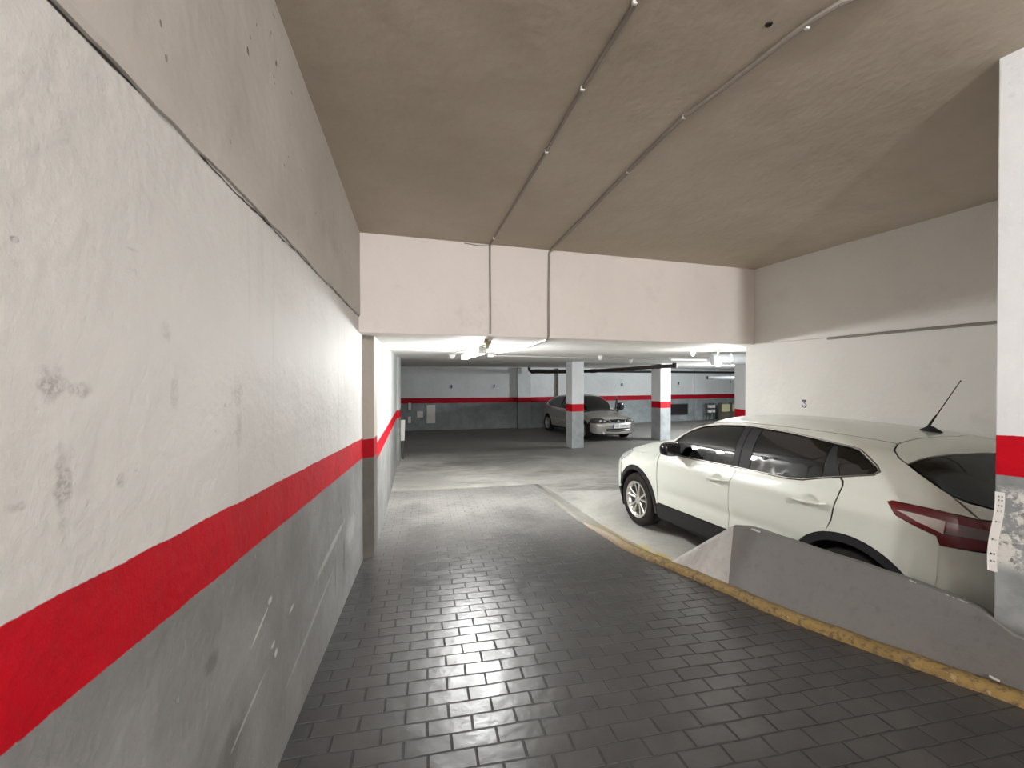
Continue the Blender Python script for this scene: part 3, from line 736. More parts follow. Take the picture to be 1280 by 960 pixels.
def smax(a,b,k):
    h=np.maximum(k-abs(a-b),0)/k; return np.maximum(a,b)+h*h*k*.25
class Shape:
    dents=[]; kz=.09; handle=[]
    def F(s,p):
        x,y,z=p[...,0],np.abs(p[...,1]),p[...,2]; yc=np.minimum(y,1.)
        b=interp(x,s.BELT); zz=z-b*np.clip((z-.6)/.35,0,1)
        w=interp(zz,s.WZ)*interp(x,s.PLAN)
        for (dx,dz,r,dep) in s.dents: w=w-dep*np.exp(-(((x-dx)/r[0])**2+((z-dz)/r[1])**2)**2)
        for (cz0,cz1,x0,x1,amp) in s.crease:
            zc=cz0+(cz1-cz0)*(x-x0)/(x1-x0); m=np.clip((x-x0)/.25,0,1)*np.clip((x1-x)/.25,0,1)
            w=w+amp*m*np.exp(-((z-zc)/.05)**2)
        t=interp(x,s.TOP)-interp(x,s.CR)*(yc/.65)**2
        f=smax(y-w,(z-t)*.9,.09)
        f=smax(f,x-(interp(z,s.RE)-.10*(yc/.8)**2-.12*(yc/.8)**6),.09)
        f=smax(f,(interp(z,s.FR)+.14*(yc/.8)**2+.14*(yc/.8)**6)-x,.12)
        return smax(f,.18-z,.05)
    def grad(s,p,e=.004):
        g=np.stack([s.F(p+np.array(d)*e)-s.F(p-np.array(d)*e) for d in ((1,0,0),(0,1,0),(0,0,1))],-1)
        return g/np.maximum(np.linalg.norm(g,axis=-1,keepdims=True),1e-9)
    def bis(s,o,d,hi=3.5):
        o=np.asarray(o,float); d=np.asarray(d,float); lo=np.zeros(o.shape[:-1]); hi=np.full(o.shape[:-1],hi)
        for i in range(34):
            m=(lo+hi)/2; v=s.F(o+m[...,None]*d); lo=np.where(v<0,m,lo); hi=np.where(v<0,hi,m)
        return o+lo[...,None]*d
    def pt(s,h):
        k=h[0]
        if k=='s': return s.bis([h[1],0,h[2]],[0,-1,0])
        if k=='S': return s.bis([h[1],0,h[2]],[0,1,0])
        if k=='t': return s.bis([h[1],h[2],.7 if h[1]>.2 else .6],[0,0,1])
        if k=='r': return s.bis([s.L/2,h[1],h[2]],[1,0,0])
        if k=='f': return s.bis([s.L/2,h[1],h[2]],[-1,0,0])
    # surface parametrisations
    def to2(s,mode,p):
        if mode=='cap':
            A,B=s.AX; R=.9; x,y,z=p; z=z-s.Z0; r=math.hypot(y,z); ph=math.atan2(y,z)
            if x<A: u=A-R*math.atan2(A-x,r)
            elif x>B: u=B+R*math.atan2(x-B,r)
            else: u=x
            return (u,ph*.8)
        if mode in('front','rear'):
            sg=-1 if mode=='front' else 1; c=s.CF if mode=='front' else s.CB
            d=np.array([p[0]-c,p[1],p[2]-.65]); d=d/np.linalg.norm(d); k=1+sg*d[0]
            return (d[1]/k*2,d[2]/k*2)
    def from2(s,mode,q):
        q=np.asarray(q,float)
        if mode=='cap':
            A,B=s.AX;R=.9; u=q[:,0]; ph=q[:,1]/.8
            a=np.where(u<A,(A-u)/R,np.where(u>B,(u-B)/R,0)); sg=np.where(u<A,-1,1)
            o=np.stack([np.clip(u,A,B),0*u,0*u+s.Z0],-1); d=np.stack([sg*np.sin(a),np.cos(a)*np.sin(ph),np.cos(a)*np.cos(ph)],-1)
            return s.bis(o,d)
        sg=-1 if mode=='front' else 1; c=s.CF if mode=='front' else s.CB
        X,Y=q[:,0]/2,q[:,1]/2; r2=X*X+Y*Y; d=np.stack([sg*(1-r2)/(1+r2),2*X/(1+r2),2*Y/(1+r2)],-1)
        o=np.tile([c,0,.65],(len(q),1)); return s.bis(o,d)
def mirh(h):
    k=h[0]
    if k=='s': return ('S',h[1],h[2])
    if k=='t': return ('t',h[1],-h[2])
    return (k,-h[1],h[2])
def inpoly(pt,poly):
    x,y=pt; c=False; n=len(poly); j=n-1
    for i in range(n):
        xi,yi=poly[i]; xj,yj=poly[j]
        if (yi>y)!=(yj>y) and x<(xj-xi)*(y-yi)/(yj-yi)+xi: c=not c
        j=i
    return c
def arc_s(cx,cz,r,a0,a1,n=14):
    return [('s',cx+r*math.cos(math.radians(a0+(a1-a0)*i/n)),cz+r*math.sin(math.radians(a0+(a1-a0)*i/n))) for i in range(n+1)]
def panel(S,name,hints,m,parent,mode='cap',off=0.,th=.010,grid=.045,both=False,sym=False,fine=None,holes=None,shrink=.0022):
    """surface panel with real thickness on the body form"""
    if sym: hints=hints+[mirh(h) for h in reversed(hints) if not (h[0] in 'trf' and abs(h[2] if h[0]=='t' else h[1])<1e-6)]
    P3=[S.pt(h) for h in hints]; P2=[S.to2(mode,p) for p in P3]
    dense=[]
    n=len(P2)
    for i in range(n):
        a,b=np.array(P2[i]),np.array(P2[(i+1)%n]); k=max(1,int(np.linalg.norm(b-a)/.03))
        for j in range(k): dense.append(a+(b-a)*j/k)
    # shrink for the gap: move inward along the edge normal
    D2=np.array(dense); area=sum(D2[i][0]*D2[(i+1)%len(D2)][1]-D2[(i+1)%len(D2)][0]*D2[i][1] for i in range(len(D2)))
    tn=np.roll(D2,-1,0)-np.roll(D2,1,0); tn/=np.maximum(np.linalg.norm(tn,axis=1,keepdims=True),1e-9)
    nr=np.stack([-tn[:,1],tn[:,0]],1)*(1 if area>0 else -1); D2=D2+nr*shrink
    dense=[tuple(v) for v in D2]; nb=len(dense)
    lo=D2.min(0); hi=D2.max(0); inner=[]
    gx=np.arange(lo[0]+grid*.5,hi[0],grid); gy=np.arange(lo[1]+grid*.5,hi[1],grid)
    segs=(D2,np.roll(D2,-1,0))
    def dist(p):
        a,b=segs; ab=b-a; t=np.clip(((p-a)*ab).sum(1)/np.maximum((ab*ab).sum(1),1e-12),0,1); return np.min(np.linalg.norm(a+ab*t[:,None]-p,axis=1))
    def addp(X,Y,md):
        p=np.array([X,Y])
        if inpoly(p,dense) and dist(p)>md: inner.append((X,Y))
    for i,X in enumerate(gx):
        for Y in gy+(grid*.25 if i%2 else -.25*grid): addp(X,Y,grid*.35)
    if fine:
        for (fx,fz,rx,rz,st) in fine:
            c=S.to2(mode,S.pt(('s',fx,fz)))
            keep=[q for q in inner if abs(q[0]-c[0])>rx or abs(q[1]-c[1])>rz]; inner[:]=keep
            for X in np.arange(c[0]-rx,c[0]+rx+1e-6,st):
                for Y in np.arange(c[1]-rz,c[1]+rz+1e-6,st): addp(X,Y,.004)
    co=[Vector(v) for v in dense+inner]
    r=delaunay_2d_cdt(co,[],[list(range(nb))],1,1e-7)
    V2=np.array([tuple(v) for v in r[0]]); T_=r[2]
    V=S.from2(mode,V2); G=S.grad(V)
    return emit(S,name,V,G,T_,m,parent,off,th,both)
def emit(S,name,V,G,T_,m,parent,off,th,both):
    outs=[]
    for side in ((1,-1) if both else (1,)):
        Vs=V*np.array([1,side,1]); Gs=G*np.array([1,side,1])
        out=Vs+Gs*off; inn=Vs+Gs*(off-th)
        # boundary edges
        cnt={}
        for t in T_:
            for i in range(len(t)):
                e=(t[i],t[(i+1)%len(t)]); cnt[e]=cnt.get(e,0)+1
        bnd=[e for e in cnt if (e[1],e[0]) not in cnt]
        n=len(out); verts=[tuple(v) for v in out]+[tuple(v) for v in inn]; nors=[tuple(g) for g in Gs]+[tuple(-g) for g in Gs]
        # orient by gradient
        t=T_[len(T_)//2]; a,b,c=[out[i] for i in t[:3]]
        pos=0
        for t in T_[:40]:
            a,b,c=[out[i] for i in t[:3]]; pos+=np.sign(np.dot(np.cross(b-a,c-a),Gs[t[0]]))
        fl=pos<0
        faces=[tuple(reversed(t)) if fl else tuple(t) for t in T_]
        faces+=[tuple(n+i for i in (t if fl else reversed(t))) for t in T_]
        for (a,b) in bnd:
            k=len(verts); verts+= [tuple(out[a]),tuple(out[b]),tuple(inn[b]),tuple(inn[a])]
            e=out[b]-out[a]; nn=np.cross(e,Gs[a]); nn/=max(np.linalg.norm(nn),1e-9)
            if fl: nn=-nn
            nors+= [tuple(nn)]*4
            faces.append((k+3,k+2,k+1,k) if not fl else (k,k+1,k+2,k+3))
        me=bpy.data.meshes.new(name); me.from_pydata([(v[0]-S.XO,v[1],v[2]) for v in verts],[],faces); me.update()
        for p in me.polygons: p.use_smooth=True
        me.normals_split_custom_set_from_vertices(nors)
        me.materials.append(m); o=bpy.data.objects.new(name,me); link(o,parent); outs.append(o)
    return outs
def strip(S,name,hints,r,m,parent,both=False,off=.004,closed=False,step=.04):
    P=[S.pt(h) for h in hints]; pts=[]
    if closed: P=P+[P[0]]
    for i in range(len(P)-1):
        k=max(1,int(np.linalg.norm(P[i+1]-P[i])/step))
        for j in range(k): pts.append(P[i]+(P[i+1]-P[i])*j/k)
    pts.append(P[-1]); pts=np.array(pts)
    for _ in range(3): pts=pts-S.F(pts)[:,None]*S.grad(pts)
    pts=pts+S.grad(pts)*off
    for side in ((1,-1) if both else (1,)):
        mb=MB(); mb.tube([(p[0]-S.XO,p[1]*side,p[2]) for p in pts],r,8); mb.build(name,m,parent,True)
def shell(S,parent,belt,arches,off=-.022):
    """dark inner tub below the glass line, open wheel arches"""
    nu,nv=110,72; A,B=S.AX; R=.9
    us=np.linspace(A-R*1.50,B+R*1.50,nu); ph=np.linspace(-PI,PI,nv+1)*.8
    q=np.array([(u,p) for u in us for p in ph]); V=S.from2('cap',q); G=S.grad(V); V=V+G*off
    keep=[]
    for i in range(nu-1):
        for j in range(nv):
            a=i*(nv+1)+j; f=(a,a+nv+1,a+nv+2,a+1); c=V[list(f)].mean(0)
            if c[2]>belt(c[0]): continue
            if any((c[0]-ax)**2+(c[2]-az)**2<(ar+.02)**2 and abs(c[1])>.5 for ax,az,ar in arches): continue
            keep.append(f)
    used=sorted({i for f in keep for i in f}); mp={k:i for i,k in enumerate(used)}
    o=meshobj('inner_shell',[(V[i][0]-S.XO,V[i][1],V[i][2]) for i in used],[tuple(mp[i] for i in f) for f in keep],m_seam,parent,True)
    # wheel wells
    for ax,az,ar in arches:
        for sd in (-1,1):
            mb=MB(); vs=[];fs=[]; n=18
            ya,yb=sd*(S.WY-.045),sd*.50
            for k in range(n+1):
                t=math.radians(-25+230*k/n); 
                for yy in (ya,yb): vs.append((ax-S.XO+(ar+.015)*math.cos(t),yy,az+(ar+.015)*math.sin(t)))
            for k in range(n): fs.append((2*k,2*k+2,2*k+3,2*k+1))
            fs.append(tuple(2*k+1 for k in range(n+1)))
            mb.add(vs,fs); mb.build('wheel_liner',m_seam,parent)
def wheel(S,parent,x,y,R,w,rr,side,spokes,pair,steer=0.,rim=None):
    """side -1: outer face towards -y"""
    e=bpy.data.objects.new('wheel',None); 
    mb=MB(); h=w/2
    prof=[(rr+.005,-h*.86),(rr+.03,-h*.97),(R*.86,-h*1.03),(R*.955,-h*.93),(R*.99,-h*.75),(R,-h*.4),(R,h*.4),(R*.99,h*.75),(R*.955,h*.93),(R*.86,h*1.03),(rr+.03,h*.97),(rr+.005,h*.86)]
    mb.lathe([(a,b) for a,b in prof],48,'y',close=True)
    t=mb.build('wheel',m_rub,parent,True); t.location=(x-S.XO,y,R); t.rotation_euler=(0,0,steer)
    mb=MB(); o_=side*h
    mb.lathe([(rr+.012,o_*.90),(rr+.014,o_*.98),(rr-.004,o_*.99),(rr-.016,o_*.90),(rr-.030,o_*.5),(rr-.034,-o_*.6),(rr+.004,-o_*.9)],48,'y')
    mb.f=mb.f[:-2] if False else mb.f
    mb.f=[f for f in mb.f if len(f)==4]
    mb.build('rim',rim or m_alloy,t,True)
    mb=MB(); mb.lathe([(0,o_*.10),(rr*.55,o_*.10),(rr*.56,o_*.0),(0,0)],32,'y'); mb.build('brake_disc',m_alloyd,t,True)
    mb=MB()
    for k in range(spokes):
        for q in pair:
            a=2*PI*k/spokes+.3; a1=a+q*.75; a2=a+q
            ri,ro=.045,rr-.008
            p1=Vector((math.cos(a1)*ri,0,math.sin(a1)*ri)); p2=Vector((math.cos(a2)*ro,0,math.sin(a2)*ro))
            d=(p2-p1).normalized(); nrm=Vector((-d.z,0,d.x))
            vs=[]
            for tt,ww,yf in ((0,.0135,.72),(.5,.0115,.82),(1.,.0165,.93)):
                c=p1.lerp(p2,tt)
                for sx,yy in ((-1,yf-.30),(-1,yf-.04),(-.55,yf),(.55,yf),(1,yf-.04),(1,yf-.30)): vs.append(c+nrm*ww*sx+Vector((0,o_*yy,0)))
            fs=[(0,1,2,3,4,5),(17,16,15,14,13,12)]
            for s_ in range(2):
                for j in range(6): fs.append((s_*6+j,s_*6+(j+1)%6,(s_+1)*6+(j+1)%6,(s_+1)*6+j))
            mb.add(vs,fs)
    mb.build('spokes',rim or m_alloy,t,True,angle=math.radians(30))
    mb=MB(); mb.lathe([(.060,o_*.45),(.058,o_*.78),(.040,o_*.84),(.030,o_*.84),(0,o_*.85)],24,'y'); mb.build('hub_cap',rim or m_alloy,t,True)
    return t
def seatpair(S,parent,x,ys,m=m_seat,wd=.48,ht=1.0,z0=.33,name='front_seat',lean=.25):
    for y in ys:
        t=bpy.data.objects.new(name,None)
        mb=MB(); mb.box((x-S.XO,y,z0+.12),(.52,wd,.18),None,.06); mb.box((x+.28-S.XO,y,z0+.42),(.14,wd*.94,.62),Matrix.Rotation(lean,3,'Y'),.06)
        o=mb.build(name,m,parent,True)
        mb=MB(); mb.box((x+.28+.62*math.sin(lean)*.75-S.XO,y,z0+.42+.44),(.10,wd*.5,.17),Matrix.Rotation(lean*.6,3,'Y'),.045); mb.build('headrest',m,o,True)

# ---- white crossover
class Q(Shape):
    L=4.385; XO=2.20; Z0=.80; AX=(1.15,3.45); CF=1.5; CB=3.0; WY=.89
    BELT=[(0,-.05),(1.3,-.03),(2.4,.0),(3.4,.07),(4.2,.10)]
    PLAN=[(-.2,.84),(.0,.87),(.5,.95),(1.0,.99),(1.6,1.),(3.0,1.),(3.5,.985),(4.0,.925),(4.5,.82)]
    WZ=[(.15,.80),(.25,.86),(.40,.885),(.60,.897),(.78,.905),(.90,.898),(1.0,.875),(1.06,.846),(1.15,.816),(1.25,.778),(1.35,.715),(1.45,.643),(1.6,.55)]
    TOP=[(-.2,.60),(0,.78),(.12,.90),(.3,.985),(.6,1.05),(1.0,1.105),(1.22,1.15),(1.35,1.245),(1.5,1.35),(1.75,1.468),(1.95,1.512),(2.2,1.534),(2.5,1.542),(3.0,1.535),(3.5,1.51),(3.8,1.478),(4.05,1.435),(4.3,1.38)]
    CR=[(0,.10),(1.1,.12),(1.4,.10),(1.8,.09),(2.5,.075),(4.2,.09)]
    RE=[(.1,4.22),(.3,4.34),(.5,4.385),(.7,4.375),(.82,4.34),(.95,4.325),(1.05,4.30),(1.12,4.26),(1.38,4.03),(1.6,3.84)]
    FR=[(.1,.18),(.25,.05),(.45,.0),(.65,.01),(.8,.04),(.92,.10),(1.1,.3),(1.6,1.0)]
    dents=[(2.325,.925,(.055,.040),.022),(3.277,.968,(.055,.040),.022)]
    crease=[(.93,.99,1.2,4.2,.006),(.58,.64,1.3,3.3,-.010)]
def rot2(v,a): return v
q=Q()
CAR=Vector((3.5,6.097)); ang=math.radians(-84.814)
cc=CAR+Vector((math.cos(ang),math.sin(ang)))*q.XO
car=empty('parked_car',(cc.x,cc.y,0),ang)
tag(car,'white crossover car parked in the bay behind the low grey parapet','car')
BELTF=[(1.36,1.03),(1.62,1.043),(1.93,1.047),(2.522,1.072)]
front_arch=(.875,.335); rear_arch=(3.54,.345); AR=.452
shell(q,car,lambda x: .93 if x>1.25 else .86,[(.875,.335,.39),(3.54,.345,.40)])
s_=lambda x,z:('s',x,z); t_=lambda x,y:('t',x,-y); r_=lambda y,z:('r',-y,z); f_=lambda y,z:('f',-y,z)
# front door
o=panel(q,'front_door',[s_(1.36,.425),s_(1.36,.7),s_(1.36,1.03),s_(1.62,1.043),s_(1.93,1.047),s_(2.522,1.072),s_(2.505,.99),s_(2.477,.93),s_(2.470,.7),s_(2.465,.465),s_(1.9,.445)],m_white,car,both=True,grid=.032,shrink=.0038,fine=[(2.325,.925,.09,.06,.010)])
doors=list(o)
o=panel(q,'rear_door',[s_(2.465,.465),s_(2.470,.7),s_(2.477,.93),s_(2.505,.99),s_(2.522,1.073),s_(2.65,1.08),s_(3.04,1.088),s_(3.18,1.106),s_(3.32,1.15),s_(3.445,1.182),s_(3.468,1.16),s_(3.474,1.13),s_(3.466,1.055),s_(3.433,.87),s_(3.40,.775)]+arc_s(*rear_arch,AR,109,161,10)+[s_(3.10,.49),s_(2.8,.48)],m_white,car,both=True,grid=.032,shrink=.0038,fine=[(3.277,.968,.09,.06,.010)])
doors+=list(o)
# handles
for i,(hx,hz) in enumerate(((2.325,.927),(2.325,.927),(3.277,.968),(3.277,.968))):
    sd=-1 if i%2==0 else 1; dz=.010
    pts=[];
    for k,(dx,of) in enumerate(((-.125,.002),(-.115,.026),(-.05,.042),(.03,.045),(.10,.034),(.125,.004))):
        p=q.bis([hx+dx,0,hz+dz*dx/.1],[0,-1,0]); base=interp([hx+dx],[(hx-.15,0),(hx+.15,0)])
        dep=.022*math.exp(-((dx/.055)**2)**2)
        pts.append((p[0]-q.XO,(p[1]-dep*1-of+.004)*(1 if sd<0 else -1),p[2]))
    mb=MB(); mb.tube(pts,[.006,.013,.0155,.0155,.013,.006],10)
    c_=pts[2]; mb.v=[(a,b,c_[2]+(c-c_[2])*1.0) for a,b,c in mb.v]
    h=mb.build('door_handle',m_white,doors[i if i<2 else i],True)
# side frame: quarter, cant rail and A-pillar in one pressing
tailp=[s_(4.042,.905),s_(4.028,.954),s_(3.912,.991),s_(3.827,1.024),s_(3.772,1.095),s_(3.792,1.107),s_(3.916,1.107),s_(4.071,1.098)]
RG=[t_(3.606,.515),t_(3.332,.532),t_(3.08,.548),t_(2.62,.566),t_(2.258,.572),t_(2.05,.585),t_(1.90,.60),t_(1.70,.632),t_(1.50,.660),t_(1.35,.682),t_(1.24,.70)]
WTOP=[s_(1.40,1.06),s_(1.47,1.12),s_(1.528,1.177),s_(1.61,1.255),s_(1.695,1.322),s_(1.85,1.392),s_(2.084,1.433),s_(2.35,1.452),s_(2.533,1.456),s_(2.9,1.445),s_(3.32,1.412),s_(3.45,1.402),s_(3.507,1.392),s_(3.60,1.345),s_(3.664,1.303),s_(3.685,1.275),s_(3.655,1.245)]
quarter=arc_s(*rear_arch,AR,109,0,22)+[s_(4.0,.36),s_(4.035,.7),s_(4.042,.905)]+tailp[1:]+[s_(4.157,1.083),s_(4.045,1.194),s_(3.97,1.246),s_(3.882,1.303),s_(3.809,1.345),s_(3.747,1.373),s_(3.677,1.414),s_(3.635,1.443)]+RG+[s_(1.365,1.034)]+WTOP+[s_(3.455,1.188),s_(3.478,1.165),s_(3.484,1.13),s_(3.474,1.055),s_(3.441,.87)]
panel(q,'side_frame',quarter,m_white,car,both=True,grid=.034,shrink=.0025)
# roof, hood, windscreen
roof=[t_(3.70,0),t_(3.675,.15),t_(3.640,.32),t_(3.630,.45),t_(3.622,.510)]+[(h[0],h[1],h[2]+.004) for h in RG[:6]]+[t_(1.93,.585),t_(1.88,.40),t_(1.85,.2),t_(1.84,0)]
panel(q,'roof',roof,m_white,car,sym=True,grid=.06)
panel(q,'windscreen',[t_(1.835,0),t_(1.845,.2),t_(1.875,.40),t_(1.92,.58),t_(1.70,.620),t_(1.50,.648),t_(1.30,.670),t_(1.22,.62),t_(1.14,.35),t_(1.11,0)],m_glass,car,sym=True,grid=.08,th=.004)
panel(q,'bonnet',[t_(1.09,0),t_(1.12,.35),t_(1.195,.62),t_(1.22,.695),t_(.8,.715),t_(.5,.68),t_(.36,.60),t_(.22,.42),t_(.15,.2),t_(.13,0)],m_white,car,sym=True,grid=.06)
fender=[s_(1.352,.44),s_(1.352,.7),s_(1.352,1.035),t_(1.25,.703),t_(.8,.722),t_(.52,.690),s_(.50,.93),s_(.60,.86),s_(.50,.80),s_(.455,.62)]+arc_s(*front_arch,AR,146,2,22)
panel(q,'front_wing',fender,m_white,car,both=True)
panel(q,'headlamp',[t_(.50,.685),t_(.36,.607),t_(.25,.47),f_(.42,.86),f_(.45,.80),s_(.30,.79),s_(.49,.80),s_(.59,.86),s_(.495,.928)],m_head,car,both=True,mode='front')
panel(q,'front_bumper',[s_(.445,.60),s_(.49,.79),s_(.30,.785),f_(.46,.795),f_(.40,.74),f_(.24,.62),f_(0,.61),]+[f_(0,.36),f_(.5,.36),s_(.30,.36),s_(.425,.40)],m_white,car,both=True,mode='front')
panel(q,'grille',[f_(0,.615),f_(.235,.625),f_(.395,.745),f_(.41,.86),f_(.2,.89),f_(0,.895)],m_gloss,car,sym=True,mode='front')
panel(q,'front_skirt',[f_(0,.355),f_(.5,.355),s_(.30,.355),s_(.425,.39),s_(.46,.25),s_(.30,.22),f_(.4,.20),f_(0,.20)],m_blackp,car,sym=True,mode='front')
# hatch
panel(q,'spoiler',[t_(3.708,0),t_(3.683,.15),t_(3.648,.32),t_(3.638,.45),s_(3.64,1.444),s_(3.683,1.414),s_(3.753,1.373),s_(3.812,1.347),t_(3.86,.60),t_(3.94,.35),t_(3.975,.15),t_(3.985,0)],m_white,car,sym=True,grid=.05)
panel(q,'rear_window',[t_(3.99,0),t_(3.98,.15),t_(3.945,.35),t_(3.865,.60),s_(3.822,1.345),s_(3.887,1.303),s_(3.975,1.246),s_(4.043,1.197),r_(.683,1.168),r_(.60,1.143),r_(.3,1.125),r_(0,1.12)],m_glassd,car,sym=True,mode='rear',grid=.05,th=.004)
panel(q,'tailgate',[r_(0,1.115),r_(.3,1.12),r_(.60,1.138),r_(.683,1.162),s_(4.052,1.190),s_(4.160,1.083),r_(.44,1.055),r_(.43,.925),r_(.60,.895),r_(.60,.74),r_(.3,.70),r_(0,.70)],m_white,car,sym=True,mode='rear',grid=.05)
panel(q,'tail_light',tailp+[s_(4.155,1.080),r_(.45,1.045),r_(.44,.93),r_(.60,.905),s_(4.17,.905),s_(4.10,.903)],m_redl,car,both=True,mode='rear',off=.006,th=.02,grid=.04)
tl=[o for o in car.children if o.name.startswith('tail_light')][0]
for tlo,mm in ((0,1),):
    pass
panel(q,'clear_lens',[s_(3.825,1.058),s_(3.90,1.062),s_(4.057,1.050),s_(4.055,.972),s_(3.94,1.012)],m_clear,car,both=True,mode='rear',off=.009,th=.004,grid=.03)
panel(q,'indicator_lens',[s_(4.060,1.049),s_(4.19,1.025),r_(.60,1.0),r_(.61,.965),s_(4.19,.966),s_(4.058,.976)],m_grl,car,both=True,mode='rear',off=.009,th=.004,grid=.03)
panel(q,'rear_bumper',[s_(4.028,.900),s_(4.17,.901),r_(.605,.90),r_(.605,.735),r_(.3,.695),r_(0,.695),r_(0,.48),r_(.5,.48),s_(4.2,.45),s_(3.99,.42),s_(4.020,.7)],m_white,car,both=True,mode='rear',grid=.05,off=-.0015)
panel(q,'rear_skirt',[r_(0,.475),r_(.5,.475),s_(4.2,.445),s_(4.004,.415),s_(3.99,.30),s_(4.15,.24),r_(.4,.22),r_(0,.22)],m_blackp,car,sym=True,mode='rear',grid=.05)
# cladding
panel(q,'sill_cladding',[s_(1.33,.41),s_(1.36,.42),s_(1.9,.44),s_(2.465,.46),s_(3.10,.485),s_(3.085,.33),s_(2.3,.30),s_(1.8,.27),s_(1.37,.235),s_(1.33,.25)],m_blackp,car,both=True,off=.008,th=.03)
for (ax,az),a0,a1 in ((front_arch,-8,166),(rear_arch,6,170)):
    inner=arc_s(ax,az,.392,a1,a0,26); outer=arc_s(ax,az,AR-.002,a0,a1,26)
    panel(q,'arch_cladding',outer+inner,m_blackp,car,both=True,off=.010,th=.03,grid=.05)
# windows (front to rear)
BOT=[s_(1.62,1.055),s_(1.93,1.059),s_(2.465,1.085),s_(2.65,1.094),s_(3.04,1.102),s_(3.18,1.120),s_(3.318,1.164)]
panel(q,'mirror_base',[s_(1.385,1.046),s_(1.60,1.052),s_(1.60,1.235),s_(1.535,1.172),s_(1.475,1.112)],m_gloss,car,both=True,grid=.04,off=-.002)
panel(q,'front_window',[s_(1.605,1.053),s_(1.93,1.057),s_(2.455,1.082),s_(2.400,1.438),s_(2.35,1.440),s_(2.084,1.420),s_(1.86,1.380),s_(1.70,1.308),s_(1.62,1.240),s_(1.605,1.225)],m_glass,car,both=True,off=-.004,th=.004,grid=.06)
panel(q,'pillar_cover',[s_(2.457,1.082),s_(2.522,1.084),s_(2.485,1.443),s_(2.404,1.440)],m_blackp,car,both=True,off=-.002)
panel(q,'pillar_cover',[s_(2.526,1.084),s_(2.648,1.089),s_(2.615,1.443),s_(2.489,1.443)],m_blackp,car,both=True,off=-.002)
panel(q,'rear_side_window',[s_(2.652,1.090),s_(3.04,1.098),s_(3.18,1.116),s_(3.318,1.160),s_(3.310,1.402),s_(2.9,1.434),s_(2.62,1.443)],m_glassd,car,both=True,off=-.004,th=.004,grid=.06)
panel(q,'pillar_cover',[s_(3.322,1.161),s_(3.445,1.192),s_(3.352,1.398),s_(3.314,1.402)],m_blackp,car,both=True,off=-.002)
panel(q,'quarter_window',[s_(3.449,1.193),s_(3.64,1.245),s_(3.668,1.275),s_(3.652,1.298),s_(3.59,1.338),s_(3.502,1.383),s_(3.45,1.391),s_(3.356,1.398)],m_glassd,car,both=True,off=-.004,th=.004,grid=.06)
strip(q,'window_trim',[WTOP[1]]+WTOP[2:],.0085,m_chrome,car,both=True,off=.0)
strip(q,'window_trim',[s_(1.385,1.040),s_(1.62,1.049),s_(1.93,1.053),s_(2.522,1.079),s_(3.04,1.094),s_(3.18,1.112),s_(3.32,1.156),s_(3.46,1.192),s_(3.655,1.245)],.0070,m_chrome,car,both=True,off=.0)
strip(q,'roof_seam',[(h[0],h[1],h[2]+.003) for h in RG[:7]],.0035,m_blackp,car,both=True,off=-.003)
# mirrors
for sd in (-1,1):
    mb=MB(); bm=bmesh.new(); bmesh.ops.create_uvsphere(bm,u_segments=20,v_segments=14,radius=1)
    vs=[]
    for v in bm.verts:
        x,y,z=v.co; sx=math.copysign(abs(x)**.55,x); sy=math.copysign(abs(y)**.6,y); sz=math.copysign(abs(z)**.6,z)
        vs.append((1.70-q.XO+sx*.065+(.05 if sx<0 else 0)*0+abs(sy)*.0, sd*(.975)+sy*.115, 1.13+sz*.078*(1-.12*sy*sd)))
    fs=[[v.index for v in f.verts] for f in bm.faces]; bm.free(); mb.add(vs,fs)
    o=mb.build('door_mirror',m_gloss,car,True)
    mb=MB(); mb.tube([(1.60-q.XO,sd*.82,1.065),(1.66-q.XO,sd*.89,1.075),(1.69-q.XO,sd*.94,1.09)],[.03,.026,.024],10); mb.build('mirror_arm',m_gloss,o,True)
    mb=MB(); mb.box((1.766-q.XO,sd*.975,1.13),(.004,.17,.11),None,.002); mb.build('mirror_glass',mat('mirror',(.16,.17,.18),.05,1.),o)
# antenna
mb=MB(); mb.lathe([(.055,0),(.045,.012),(.028,.028),(.014,.042),(0,.046)],20); mb.v=[(a*1.5+.02,b*.62,c) for a,b,c in mb.v]
ap=q.bis([3.52,0,.7],[0,0,1]); mb.v=[(a+ap[0]-q.XO,b,c+ap[2]-.004) for a,b,c in mb.v]
o=mb.build('antenna_base',m_blackp,car,True)
mb=MB(); x0_=3.525-q.XO; z0_=ap[2]+.03; mb.tube([(x0_,0,z0_),(x0_+.045,0,z0_+.085),(x0_+.055,0,z0_+.10),(x0_+.185,0,z0_+.345),(x0_+.195,0,z0_+.362)],[.010,.007,.004,.0028,.0045],8); mb.build('antenna_rod',m_blackp,o,True)
# wheels
for (wx,wz) in ((.885,0),(3.54,0)):
    for sd in (-1,1): wheel(q,car,wx,sd*.775,.340,.215,.222,sd,5,(-.24,.24))
